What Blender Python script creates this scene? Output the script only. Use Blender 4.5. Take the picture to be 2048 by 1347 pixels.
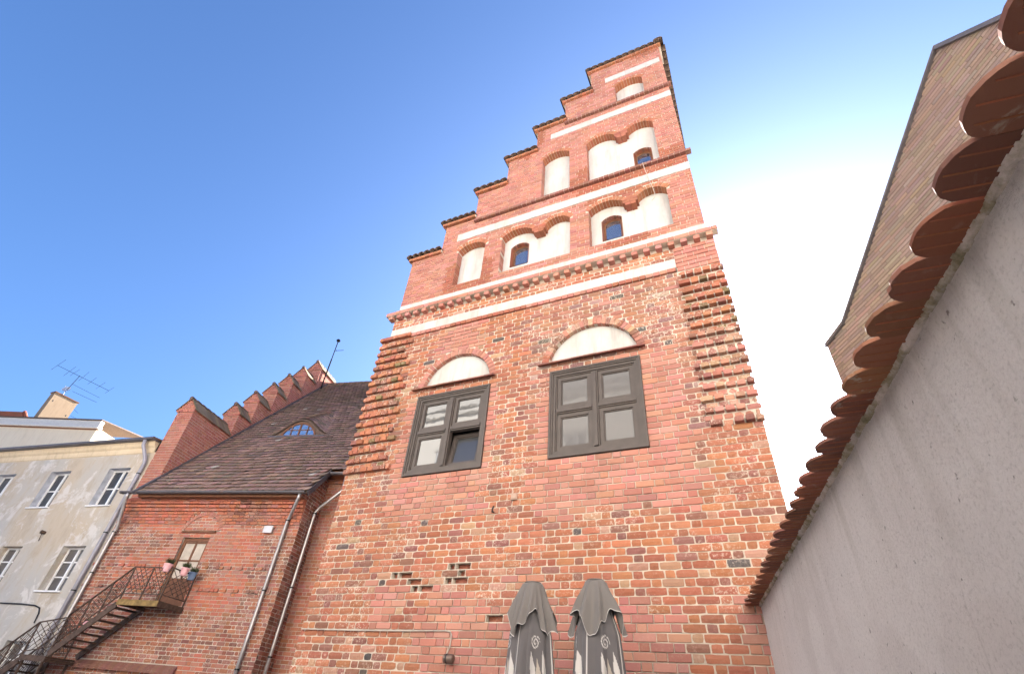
import bpy, math, random
import numpy as np
from mathutils import Vector
for o in list(bpy.data.objects): bpy.data.objects.remove(o)
R = random.Random(7)
V = lambda *a: np.array(a, float)
scene = bpy.context.scene
col = scene.collection

# ------------------------------------------------------------------ camera
FPX = 992.34                                  # focal length in photo pixels (2048 wide)
RC = np.array([[0.90814827, 0.41273591, 0.07011269],
               [-0.20494595, 0.58433121, -0.78520965],
               [-0.36505325, 0.69871747, 0.61524793]])
CAM = V(0, 0, 1.6)
cd = bpy.data.cameras.new('camera'); cam = bpy.data.objects.new('camera', cd); col.objects.link(cam)
cd.sensor_fit = 'HORIZONTAL'; cd.sensor_width = 36.0; cd.lens = 36.0 * FPX / 2048
cd.clip_start = 0.05; cd.clip_end = 2000
from mathutils import Matrix
x_, y_, z_ = RC[0], -RC[1], -RC[2]
cam.matrix_world = Matrix(((x_[0], y_[0], z_[0], CAM[0]), (x_[1], y_[1], z_[1], CAM[1]), (x_[2], y_[2], z_[2], CAM[2]), (0, 0, 0, 1)))
scene.camera = cam

# ------------------------------------------------------------------ sky, sun, exposure
SUN = V(0.1078, 0.9105, 0.3992); SUN /= np.linalg.norm(SUN)
ELEV = math.asin(SUN[2]); AZ = math.atan2(SUN[0], SUN[1])
w = bpy.data.worlds.new('World'); scene.world = w; w.use_nodes = True
nt = w.node_tree; bg = nt.nodes['Background']
sky = nt.nodes.new('ShaderNodeTexSky'); sky.sky_type = 'NISHITA'; sky.sun_disc = False
sky.sun_elevation = ELEV; sky.sun_rotation = AZ
sky.altitude = 60; sky.air_density = 1.0; sky.dust_density = 4.0; sky.ozone_density = 9.0
nt.links.new(sky.outputs[0], bg.inputs[0]); bg.inputs[1].default_value = 0.05
ld = bpy.data.lights.new('sun', 'SUN'); ld.energy = 5.0; ld.angle = math.radians(0.5); ld.color = (1.0, 0.95, 0.88)
sun = bpy.data.objects.new('sun', ld); col.objects.link(sun)
sun.rotation_euler = Vector(-SUN).to_track_quat('-Z', 'Y').to_euler()
scene.view_settings.view_transform = 'Standard'; scene.view_settings.look = 'None'
scene.view_settings.gamma = 1; scene.view_settings.use_curve_mapping = False
scene.view_settings.exposure = 2.9

# ------------------------------------------------------------------ helpers
def ray(px, py):
    return RC.T @ V(px - 1024, py - 673.5, FPX)
def hit(px, py, Q, N):
    v = ray(px, py); return CAM + v * (np.dot(Q - CAM, N) / np.dot(v, N))
def project(P):
    q = RC @ (np.asarray(P) - CAM)
    if q[2] <= 0.05: return None
    return 1024 + FPX * q[0] / q[2], 673.5 + FPX * q[1] / q[2]
class Frame:
    """wall frame: u along the wall, d out of the wall (towards the viewer), z up"""
    def __init__(s, O, U, N): s.O, s.U, s.N = V(*O), V(*U), V(*N)
    def P(s, u, d, z): return s.O + s.U * u + s.N * d + V(0, 0, z)
    def px(s, px, py, d=0.0):
        p = hit(px, py, s.O + s.N * d, s.N); return float((p - s.O) @ s.U), float(p[2])
def tag(o, label=None, cat=None, group=None, kind=None):
    if label: o['label'] = label
    if cat: o['category'] = cat
    if group: o['group'] = group
    if kind: o['kind'] = kind
    return o
def empty(name, loc, label, cat, group=None):
    o = bpy.data.objects.new(name, None); col.objects.link(o); o.location = tuple(loc); o.empty_display_size = .2
    return tag(o, label, cat, group)
class MB:
    def __init__(s): s.v = []; s.f = []; s.c = []
    def add(s, vs, fs, c=(.5, .5, .5, 0)):
        b = len(s.v); s.v.extend([tuple(map(float, p)) for p in vs])
        s.f.extend([tuple(b + i for i in f) for f in fs])
        if isinstance(c, list): s.c.extend(c)
        else: s.c.extend([c] * len(vs))
    def quad(s, a, b, c, d, colr=(.5, .5, .5, 0)): s.add([a, b, c, d], [(0, 1, 2, 3)], colr)
    def hexa(s, p, c=(.5, .5, .5, 0)):          # p: 4 back, 4 front (same winding)
        s.add(p, [(3, 2, 1, 0), (4, 5, 6, 7), (0, 1, 5, 4), (1, 2, 6, 5), (2, 3, 7, 6), (3, 0, 4, 7)], c)
    def box(s, F, u0, u1, d0, d1, z0, z1, c=(.5, .5, .5, 0)):
        s.hexa([F.P(u0, d0, z0), F.P(u1, d0, z0), F.P(u1, d0, z1), F.P(u0, d0, z1),
                F.P(u0, d1, z0), F.P(u1, d1, z0), F.P(u1, d1, z1), F.P(u0, d1, z1)], c)
    def bar(s, a, b, w, h=None, up=(0, 0, 1), c=(.5, .5, .5, 0)):
        a, b = V(*a), V(*b); h = h or w; t = b - a; t /= np.linalg.norm(t)
        x = np.cross(t, V(*up)); x /= np.linalg.norm(x); y = np.cross(x, t)
        q = [(-w/2, -h/2), (w/2, -h/2), (w/2, h/2), (-w/2, h/2)]
        s.hexa([a + x*i + y*j for i, j in q] + [b + x*i + y*j for i, j in q], c)
    def tube(s, pts, r, n=10, c=(.5, .5, .5, 0), cap=True):
        pts = [V(*p) for p in pts]; rings = []; m = len(pts)
        ref = V(0, 0, 1)
        for i, p in enumerate(pts):
            t = pts[min(i+1, m-1)] - pts[max(i-1, 0)]; t = t / np.linalg.norm(t)
            rr = r[i] if hasattr(r, '__len__') else r
            k = ref if abs(t @ ref) < .95 else V(1, 0, 0)
            if i == 0 or True:
                x = np.cross(t, k) if i == 0 else px_ - t * (px_ @ t)
                x /= np.linalg.norm(x); px_ = x; y = np.cross(t, x)
            rings.append([p + (x * math.cos(a) + y * math.sin(a)) * rr for a in [2*math.pi*j/n for j in range(n)]])
        vs = [q for ring in rings for q in ring]
        fs = [(i*n+j, i*n+(j+1) % n, (i+1)*n+(j+1) % n, (i+1)*n+j) for i in range(m-1) for j in range(n)]
        if cap: fs += [tuple(range(n))[::-1], tuple((m-1)*n+j for j in range(n))]
        s.add(vs, fs, c)
    def build(s, name, mat, parent=None, smooth=False):
        me = bpy.data.meshes.new(name)
        me.from_pydata(s.v, [], s.f)
        at = me.attributes.new('bc', 'FLOAT_COLOR', 'POINT')
        at.data.foreach_set('color', np.array(s.c, np.float32).ravel())
        me.materials.append(mat)
        if smooth: me.polygons.foreach_set('use_smooth', [True] * len(me.polygons))
        me.update()
        o = bpy.data.objects.new(name, me); col.objects.link(o)
        if parent:
            o.parent = parent
            o.matrix_parent_inverse = Matrix.Translation(-parent.location)
        return o
def origin_to(o, p):
    """move a childless top-level mesh's origin to p"""
    p = Vector(tuple(map(float, p))); o.data.transform(Matrix.Translation(-p)); o.location = p

# ------------------------------------------------------------------ materials
def new_mat(name):
    m = bpy.data.materials.new(name); m.use_nodes = True
    n = m.node_tree.nodes; l = m.node_tree.links; return m, n, l, n['Principled BSDF']
def noise(n, l, scale, detail=5, rough=.6, vec=None, dist=0):
    t = n.new('ShaderNodeTexNoise'); t.inputs['Scale'].default_value = scale; t.inputs['Detail'].default_value = detail
    t.inputs['Roughness'].default_value = rough; t.inputs['Distortion'].default_value = dist
    if vec is None:
        g = n.new('ShaderNodeNewGeometry'); vec = g.outputs['Position']
    l.new(vec, t.inputs['Vector']); return t.outputs['Fac']
def ramp(n, l, fac, stops):
    r = n.new('ShaderNodeValToRGB'); e = r.color_ramp.elements
    while len(e) < len(stops): e.new(.5)
    for q, (p, c) in zip(e, stops): q.position = p; q.color = c if len(c) == 4 else (*c, 1)
    l.new(fac, r.inputs[0]); return r.outputs[0]
def mix(n, l, fac, a, b, mode='MIX'):
    m = n.new('ShaderNodeMix'); m.data_type = 'RGBA'; m.blend_type = mode
    for s, v in ((0, fac), (6, a), (7, b)):
        if isinstance(v, (int, float)): m.inputs[s].default_value = v
        elif isinstance(v, tuple): m.inputs[s].default_value = (*v, 1) if len(v) == 3 else v
        else: l.new(v, m.inputs[s])
    return m.outputs[2]
def math_(n, l, op, a, b=None, clamp=False):
    m = n.new('ShaderNodeMath'); m.operation = op; m.use_clamp = clamp
    for i, v in enumerate((a, b)):
        if v is None: continue
        if isinstance(v, (int, float)): m.inputs[i].default_value = v
        else: l.new(v, m.inputs[i])
    return m.outputs[0]
def bump(n, l, p, h, strength, dist=.01):
    b = n.new('ShaderNodeBump'); b.inputs['Distance'].default_value = dist
    if isinstance(strength, (int, float)): b.inputs['Strength'].default_value = strength
    else: l.new(strength, b.inputs['Strength'])
    l.new(h, b.inputs['Height']); l.new(b.outputs[0], p.inputs['Normal'])
def simple(name, c, rough=.6, metal=0, var=.15, scale=6, bs=.15, bscale=40, spec=.4):
    m, n, l, p = new_mat(name)
    f = noise(n, l, scale, 6)
    lo = tuple(x * (1 - var) for x in c); hi = tuple(min(1, x * (1 + var)) for x in c)
    l.new(ramp(n, l, f, [(.3, lo), (.7, hi)]), p.inputs['Base Color'])
    p.inputs['Roughness'].default_value = rough; p.inputs['Metallic'].default_value = metal
    p.inputs['Specular IOR Level'].default_value = spec
    bump(n, l, p, noise(n, l, bscale, 4), bs, .004)
    return m
def attr_brick(name, lime=(.62, .52, .44), bump_d=.006):
    """colour from the piece itself (attribute), alpha = how weathered it is"""
    m, n, l, p = new_mat(name)
    a = n.new('ShaderNodeAttribute'); a.attribute_name = 'bc'
    c0 = mix(n, l, math_(n, l, 'MULTIPLY', noise(n, l, 22, 6, .7), 1.0), a.outputs['Color'], (.5, .5, .5), 'OVERLAY')
    dirt = ramp(n, l, noise(n, l, 1.3, 6, .6), [(.40, (0, 0, 0)), (.68, (1, 1, 1))])
    c1 = mix(n, l, math_(n, l, 'MULTIPLY', dirt, .22), c0, (.20, .13, .09))
    # lime and mortar smears on weathered pieces
    sp = ramp(n, l, noise(n, l, 34, 7, .72), [(.52, (0, 0, 0)), (.60, (1, 1, 1))])
    zone = ramp(n, l, noise(n, l, 1.9, 4, .55), [(.46, (0, 0, 0)), (.64, (1, 1, 1))])
    zz = math_(n, l, 'ADD', math_(n, l, 'MULTIPLY', zone, .85), .08)
    f = math_(n, l, 'MULTIPLY', math_(n, l, 'MULTIPLY', sp, zz), a.outputs['Alpha'], True)
    l.new(mix(n, l, f, c1, lime), p.inputs['Base Color'])
    p.inputs['Roughness'].default_value = .9; p.inputs['Specular IOR Level'].default_value = .2
    st = math_(n, l, 'ADD', math_(n, l, 'MULTIPLY', a.outputs['Alpha'], .75), .18)
    bump(n, l, p, noise(n, l, 60, 7, .7), st, bump_d)
    return m
M = {}
M['brick'] = attr_brick('brick')
def mortar(name, c):
    m, n, l, p = new_mat(name)
    f = noise(n, l, 3, 7, .65); g = noise(n, l, 90, 4, .7)
    b = ramp(n, l, f, [(.3, tuple(x * .72 for x in c)), (.7, tuple(min(1, x * 1.15) for x in c))])
    l.new(mix(n, l, g, b, (.5, .5, .5), 'OVERLAY'), p.inputs['Base Color'])
    p.inputs['Roughness'].default_value = .95; p.inputs['Specular IOR Level'].default_value = .1
    bump(n, l, p, noise(n, l, 70, 6, .7), .8, .01)
    return m
M['mortar'] = mortar('lime_mortar', (.52, .455, .385))
def plaster(name, c, stain, amount, bs=.25, bscale=60, scale=1.2, dist=.006):
    m, n, l, p = new_mat(name)
    g = n.new('ShaderNodeNewGeometry'); mp = n.new('ShaderNodeMapping'); mp.inputs['Scale'].default_value = (1, 1, .45)
    l.new(g.outputs['Position'], mp.inputs['Vector'])
    f = ramp(n, l, noise(n, l, scale, 8, .68, mp.outputs[0]), [(.42, (0, 0, 0)), (.72, (1, 1, 1))])
    f2 = noise(n, l, 14, 6, .65)
    b = mix(n, l, math_(n, l, 'MULTIPLY', f, amount), c, stain)
    m2 = n.new('ShaderNodeMapping'); m2.inputs['Scale'].default_value = (5, 5, .55); l.new(g.outputs['Position'], m2.inputs['Vector'])
    st_ = ramp(n, l, noise(n, l, 1.6, 7, .65, m2.outputs[0]), [(.50, (0, 0, 0)), (.74, (1, 1, 1))])
    b = mix(n, l, math_(n, l, 'MULTIPLY', st_, amount*.7), b, tuple(x*.62 for x in stain))
    l.new(mix(n, l, math_(n, l, 'MULTIPLY', f2, .45), b, tuple(x * .72 for x in c)), p.inputs['Base Color'])
    p.inputs['Roughness'].default_value = .9; p.inputs['Specular IOR Level'].default_value = .15
    bump(n, l, p, noise(n, l, bscale, 7, .65), bs, dist)
    return m
M['white_plaster'] = plaster('white_plaster', (.51, .50, .49), (.36, .325, .28), .75, .35, 40, 2.0)
def stucco():
    m, n, l, p = new_mat('pale_stucco')
    f = noise(n, l, 1.4, 7, .6)
    b = ramp(n, l, f, [(.3, (.76, .70, .675)), (.7, (.84, .79, .765))])
    gg = n.new('ShaderNodeNewGeometry'); mp = n.new('ShaderNodeMapping'); mp.inputs['Scale'].default_value = (6, 6, .35)
    l.new(gg.outputs['Position'], mp.inputs['Vector'])
    sk = ramp(n, l, noise(n, l, 1.1, 7, .62, mp.outputs[0]), [(.50, (0, 0, 0)), (.70, (1, 1, 1))])
    sx = n.new('ShaderNodeSeparateXYZ'); l.new(gg.outputs['Position'], sx.inputs[0])
    hi = n.new('ShaderNodeMapRange'); l.new(sx.outputs[2], hi.inputs[0]); hi.inputs[1].default_value = 2.0; hi.inputs[2].default_value = 2.9
    b = mix(n, l, math_(n, l, 'MULTIPLY', math_(n, l, 'MULTIPLY', sk, hi.outputs[0]), .40), b, (.40, .35, .28))
    pt = ramp(n, l, noise(n, l, .9, 5, .5, None, .8), [(.55, (0, 0, 0)), (.585, (1, 1, 1))])
    b = mix(n, l, math_(n, l, 'MULTIPLY', pt, .22), b, (.60, .53, .50))
    ck = n.new('ShaderNodeTexVoronoi'); ck.feature = 'DISTANCE_TO_EDGE'; ck.inputs['Scale'].default_value = .8
    wv = n.new('ShaderNodeMixRGB'); wv.inputs[0].default_value = .25; l.new(gg.outputs['Position'], wv.inputs[1])
    nz = n.new('ShaderNodeTexNoise'); nz.inputs['Scale'].default_value = 3; l.new(gg.outputs['Position'], nz.inputs['Vector']); l.new(nz.outputs['Color'], wv.inputs[2]); l.new(wv.outputs[0], ck.inputs['Vector'])
    cr = ramp(n, l, ck.outputs['Distance'], [(.0, (1, 1, 1)), (.006, (0, 0, 0))])
    crz = ramp(n, l, noise(n, l, 1.7, 3), [(.5, (0, 0, 0)), (.6, (1, 1, 1))])
    b = mix(n, l, math_(n, l, 'MULTIPLY', math_(n, l, 'MULTIPLY', cr, crz), .18), b, (.28, .24, .22))
    pit = ramp(n, l, noise(n, l, 26, 3, .5), [(.24, (.25, .22, .2)), (.31, (1, 1, 1))])
    gr = ramp(n, l, noise(n, l, 62, 6, .72), [(.32, (.80, .79, .78)), (.48, (1, 1, 1)), (.72, (1.04, 1.04, 1.04))])
    b = mix(n, l, 1.0, b, gr, 'MULTIPLY')
    l.new(mix(n, l, .75, b, pit, 'MULTIPLY'), p.inputs['Base Color'])
    p.inputs['Roughness'].default_value = .95; p.inputs['Specular IOR Level'].default_value = .1
    h = math_(n, l, 'ADD', noise(n, l, 55, 8, .75), math_(n, l, 'MULTIPLY', pit, .4))
    bump(n, l, p, h, 1.0, .035)
    return m
M['stucco'] = stucco()
def old_render():
    m, n, l, p = new_mat('aged_render')
    g = n.new('ShaderNodeNewGeometry'); mp = n.new('ShaderNodeMapping'); mp.inputs['Scale'].default_value = (1, 1, .4)
    l.new(g.outputs['Position'], mp.inputs['Vector'])
    big = ramp(n, l, noise(n, l, .55, 7, .62, mp.outputs[0]), [(.40, (.43, .41, .385)), (.5, (.46, .415, .36)), (.6, (.48, .40, .31))])
    pale = ramp(n, l, noise(n, l, 1.1, 9, .72, None, .6), [(.54, (0, 0, 0)), (.60, (1, 1, 1))])
    c = mix(n, l, math_(n, l, 'MULTIPLY', pale, .75), big, (.62, .585, .55))
    grime = ramp(n, l, noise(n, l, 2.2, 8, .7, mp.outputs[0]), [(.5, (0, 0, 0)), (.75, (1, 1, 1))])
    c = mix(n, l, math_(n, l, 'MULTIPLY', grime, .5), c, (.27, .22, .17))
    l.new(c, p.inputs['Base Color']); p.inputs['Roughness'].default_value = .92; p.inputs['Specular IOR Level'].default_value = .12
    h = math_(n, l, 'ADD', noise(n, l, 30, 7, .65), math_(n, l, 'MULTIPLY', pale, .25))
    bump(n, l, p, h, .5, .015)
    return m
M['render'] = old_render()
M['cream'] = plaster('cream_render', (.74, .60, .42), (.50, .38, .25), .6, .25, 30, .7)
M['cream_pale'] = plaster('light_cream_render', (.80, .68, .50), (.70, .55, .38), .5, .2, 30, .7)
M['cream_dark'] = plaster('ochre_render', (.36, .26, .17), (.26, .18, .11), .6, .25, 30, 1.2)
M['cream_sunny'] = plaster('pale_cream_render', (.80, .75, .66), (.68, .61, .51), .4, .2, 30, .5)
M['white_trim'] = simple('white_trim', (.64, .60, .53), .6, 0, .08)
M['tile'] = attr_brick('roof_clay', (.22, .17, .13), .004)
def clay_cap():
    m, n, l, p = new_mat('clay_tile_underside')
    a = n.new('ShaderNodeAttribute'); a.attribute_name = 'bc'
    pat = ramp(n, l, noise(n, l, 9, 8, .7, None, .4), [(.56, (0, 0, 0)), (.66, (1, 1, 1))])
    c = mix(n, l, math_(n, l, 'MULTIPLY', pat, a.outputs['Alpha']), a.outputs['Color'], (.34, .30, .25))
    c = mix(n, l, noise(n, l, 18, 5), c, (.5, .5, .5), 'OVERLAY')
    l.new(c, p.inputs['Base Color']); p.inputs['Roughness'].default_value = .75; p.inputs['Specular IOR Level'].default_value = .3
    bump(n, l, p, noise(n, l, 55, 5), .3, .004)
    return m
M['clay_cap'] = clay_cap()
M['dark_tile'] = simple('weathered_dark_tile', (.125, .085, .066), .85, 0, .4, 9, .4, 50)
M['zinc'] = simple('zinc', (.42, .40, .40), .38, .75, .15, 3, .05, 20)
M['dark_zinc'] = simple('dark_zinc', (.13, .12, .13), .5, .5, .2, 3, .08, 20)
M['grey_pipe'] = simple('painted_pipe', (.30, .29, .33), .5, .1, .15, 3, .08, 20)
M['rust'] = simple('rusty_iron', (.085, .055, .042), .75, .2, .45, 12, .3, 60)
M['rust_yellow'] = simple('rusty_yellow_paint', (.20, .13, .045), .75, 0, .6, 7, .3, 40)
M['frame_brown'] = simple('taupe_window_paint', (.062, .049, .044), .5, 0, .16, 5, .08, 40)
M['frame_wood'] = simple('dark_wood', (.16, .065, .03), .6, 0, .3, 8, .2, 50)
M['frame_white'] = simple('white_window_paint', (.74, .73, .72), .45, 0, .06, 5, .05, 40)
M['reveal'] = simple('pale_blue_reveal', (.46, .47, .52), .8, 0, .2, 6, .2, 40)
M['pink'] = simple('pink_plastic', (.72, .40, .42), .4, 0, .05, 5, .02, 30)
M['blue'] = simple('blue_plastic', (.16, .24, .38), .4, 0, .05, 5, .02, 30)
M['leaf'] = simple('plant_leaves', (.065, .085, .03), .7, 0, .4, 20, .1, 40)
M['soil'] = simple('soil', (.05, .035, .025), .95)
M['black'] = simple('black_metal', (.025, .024, .026), .55, .3, .2)
M['dull_black'] = simple('dull_black_metal', (.016, .016, .018), .95, 0, .2, spec=.05)
M['cable'] = simple('cable', (.40, .36, .32), .6, 0, .1)
M['alu'] = simple('aluminium', (.20, .21, .28), .45, .6, .1)
M['dish'] = simple('dish_white', (.62, .62, .64), .4, 0, .05)
M['lamp'] = simple('lamp_housing', (.16, .11, .09), .45, .4, .15)
def glass(name, tint=(.02, .022, .026), refl=.5, rough=.02, wave=.0):
    m, n, l, p = new_mat(name)
    p.inputs['Base Color'].default_value = (*tint, 1); p.inputs['Roughness'].default_value = .4
    g = n.new('ShaderNodeBsdfGlossy'); g.inputs['Roughness'].default_value = rough; g.inputs['Color'].default_value = (.95, .96, 1, 1)
    b = n.new('ShaderNodeBump'); b.inputs['Strength'].default_value = wave; b.inputs['Distance'].default_value = .02
    l.new(noise(n, l, 2.2, 3), b.inputs['Height']); l.new(b.outputs[0], g.inputs['Normal'])
    f = n.new('ShaderNodeFresnel'); f.inputs['IOR'].default_value = 1.5
    k = math_(n, l, 'ADD', f.outputs[0], refl, True)
    mx = n.new('ShaderNodeMixShader'); l.new(k, mx.inputs[0]); l.new(p.outputs[0], mx.inputs[1]); l.new(g.outputs[0], mx.inputs[2])
    l.new(mx.outputs[0], n['Material Output'].inputs['Surface'])
    return m
M['glass'] = glass('window_glass', refl=.02, wave=.05)
M['glass_dull'] = glass('dull_window_glass', (.05, .045, .046), -.02, .06, .1)  # grey-brown tinted glass with a weak, slightly blurred reflection
M['curtain'] = glass('glass_over_curtain', (.09, .08, .075), -.01, .06, .1)
M['fabric'] = None
def fabric():
    m, n, l, p = new_mat('parasol_fabric')
    a = n.new('ShaderNodeAttribute'); a.attribute_name = 'bc'
    c = mix(n, l, noise(n, l, 7, 5), a.outputs['Color'], (.5, .5, .5), 'OVERLAY')
    l.new(c, p.inputs['Base Color']); p.inputs['Roughness'].default_value = .9
    p.inputs['Sheen Weight'].default_value = .15
    bump(n, l, p, noise(n, l, 260, 3), .25, .002)
    return m
M['fabric'] = fabric()
def paving():
    m, n, l, p = new_mat('courtyard_setts')
    g = n.new('ShaderNodeNewGeometry')
    v = n.new('ShaderNodeTexVoronoi'); v.feature = 'DISTANCE_TO_EDGE'; v.inputs['Scale'].default_value = 7
    l.new(g.outputs['Position'], v.inputs['Vector'])
    e = ramp(n, l, v.outputs['Distance'], [(.03, (.12, .10, .09)), (.09, (.42, .38, .34))])
    l.new(mix(n, l, noise(n, l, 2, 6), e, (.5, .5, .5), 'OVERLAY'), p.inputs['Base Color'])
    p.inputs['Roughness'].default_value = .85; bump(n, l, p, v.outputs['Distance'], .6, .05)
    return m
M['paving'] = paving()
def mossy():
    m, n, l, p = new_mat('mossy_mortar')
    l.new(ramp(n, l, noise(n, l, 6, 7, .7), [(.42, (.62, .56, .53)), (.55, (.34, .30, .22)), (.68, (.13, .12, .06))]), p.inputs['Base Color'])
    p.inputs['Roughness'].default_value = .95; bump(n, l, p, noise(n, l, 80, 6, .7), .9, .012); return m
#@@HELPERS_END
# ------------------------------------------------------------------ brick laying
def jit(s): return R.uniform(-s, s)
def vary(c, s=.12, al=0.0):
    k = 1 + jit(s); return (max(.01, c[0]*k*(1+jit(.05))), max(.01, c[1]*k*(1+jit(.09))), max(.01, c[2]*k*(1+jit(.10))), al)
NEW = (.39, .172, .132); NEW2 = (.34, .148, .116); NEW3 = (.42, .20, .158)
OLD = (.345, .133, .075); OLD2 = (.295, .105, .068); OLD3 = (.215, .095, .075); BURNT = (.075, .068, .066); PALE = (.36, .21, .145)
def col_new(): return vary(R.choice([NEW, NEW, NEW2, NEW3]), .09, .12)
def col_old():
    r = R.random()
    return vary(OLD if r < .5 else OLD2 if r < .78 else OLD3 if r < .93 else PALE, .16, R.uniform(.5, 1))
class Piece:
    __slots__ = ('v', 'f', 'c', 'q')
    def __init__(s, v, f, c, q): s.v, s.f, s.c, s.q = v, f, c, q
def brick_new(F, u0, u1, z0, z1, d, deep, c, bev=.004):
    j = lambda: jit(.0025)
    a0, a1, b0, b1 = u0 + j(), u1 + j(), z0 + j(), z1 + j(); d = d + jit(.002)
    o = [(a0, b0), (a1, b0), (a1, b1), (a0, b1)]; e = bev
    i = [(a0+e, b0+e), (a1-e, b0+e), (a1-e, b1-e), (a0+e, b1-e)]
    v = [F.P(x, d-deep, z) for x, z in o] + [F.P(x, d-e, z) for x, z in o] + [F.P(x, d, z) for x, z in i]
    f = [(8, 9, 10, 11)]
    for k in range(4):
        m = (k+1) % 4; f += [(4+k, 4+m, 8+m, 8+k), (k, m, 4+m, 4+k)]
    return Piece(v, f, c, [v[8], v[9], v[10], v[11]])
def brick_old(F, u0, u1, z0, z1, d, deep, c, rough=.0045):
    n = max(2, int(round((u1-u0)/.07))); v = []; f = []
    g = [[None]*3 for _ in range(n+1)]
    for i in range(n+1):
        for k in range(3):
            eu = i in (0, n); ez = k in (0, 2)
            u = u0 + (u1-u0)*i/n + (jit(rough*.9)) + (0.001 if i == 0 else -.001 if i == n else 0)
            z = z0 + (z1-z0)*k/2 + jit(rough*.7)
            dd = d + jit(rough*.8) - (rough*1.4 if (eu or ez) else 0) - (rough*1.2 if (eu and ez) else 0)
            if eu and ez: e3 = R.uniform(0, .007); u += e3 if i == 0 else -e3; z += e3*.8 if k == 0 else -e3*.8
            g[i][k] = len(v); v.append(F.P(u, dd, z))
    for i in range(n):
        for k in range(2): f.append((g[i][k], g[i+1][k], g[i+1][k+1], g[i][k+1]))
    rim = [(i, 0) for i in range(n+1)] + [(n, 1)] + [(i, 2) for i in range(n, -1, -1)] + [(0, 1)]
    b = len(v)
    for i, k in rim: v.append(F.P(u0 + (u1-u0)*i/n, d-deep, z0 + (z1-z0)*k/2))
    for q in range(len(rim)):
        q2 = (q+1) % len(rim); f.append((b+q, b+q2, g[rim[q2][0]][rim[q2][1]], g[rim[q][0]][rim[q][1]]))
    return Piece(v, f, c, [v[g[0][0]], v[g[n][0]], v[g[n][2]], v[g[0][2]]])
def wedge(F, pts, d, deep, c, e=.004):
    """piece with a 4-sided front outline pts (u, z)"""
    cu = sum(p[0] for p in pts)/4; cz = sum(p[1] for p in pts)/4
    inn = []
    for u, z in pts:
        L = math.hypot(u-cu, z-cz); inn.append((u - (u-cu)/L*e*1.4, z - (z-cz)/L*e*1.4))
    v = [F.P(u, d-deep, z) for u, z in pts] + [F.P(u, d-e, z) for u, z in pts] + [F.P(u, d, z) for u, z in inn]
    f = [(8, 9, 10, 11)]
    for k in range(4):
        m = (k+1) % 4; f += [(4+k, 4+m, 8+m, 8+k), (k, m, 4+m, 4+k)]
    return Piece(v, f, c, v[8:12])
def shown(p):
    q = [project(x) for x in p.q]
    if any(x is None for x in q): return 0
    cx = sum(x[0] for x in q)/4; cy = sum(x[1] for x in q)/4
    if not (0 < cx < 2048 and 0 < cy < 1347): return 0
    return abs(sum(q[i][0]*q[(i+1) % 4][1] - q[(i+1) % 4][0]*q[i][1] for i in range(4)))/2
def emit(pieces, name, many, mat, parent, limit=300):
    """the pieces that show largest become objects of their own, the others one joined part"""
    order = sorted(range(len(pieces)), key=lambda i: -shown(pieces[i]))
    top = set(i for i in order[:limit] if shown(pieces[i]) > 0)
    rest = MB()
    for i, p in enumerate(pieces):
        if i in top:
            m = MB(); m.add(p.v, p.f, p.c); m.build(name, mat, parent)
        else: rest.add(p.v, p.f, p.c)
    if rest.v: tag(rest.build(many, mat, parent), kind='stuff')
def sub_intervals(iv, cuts):
    for c0, c1 in cuts:
        out = []
        for a, b in iv:
            if c1 <= a or c0 >= b: out.append((a, b)); continue
            if c0 > a: out.append((a, c0))
            if c1 < b: out.append((c1, b))
        iv = out
    return iv
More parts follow.
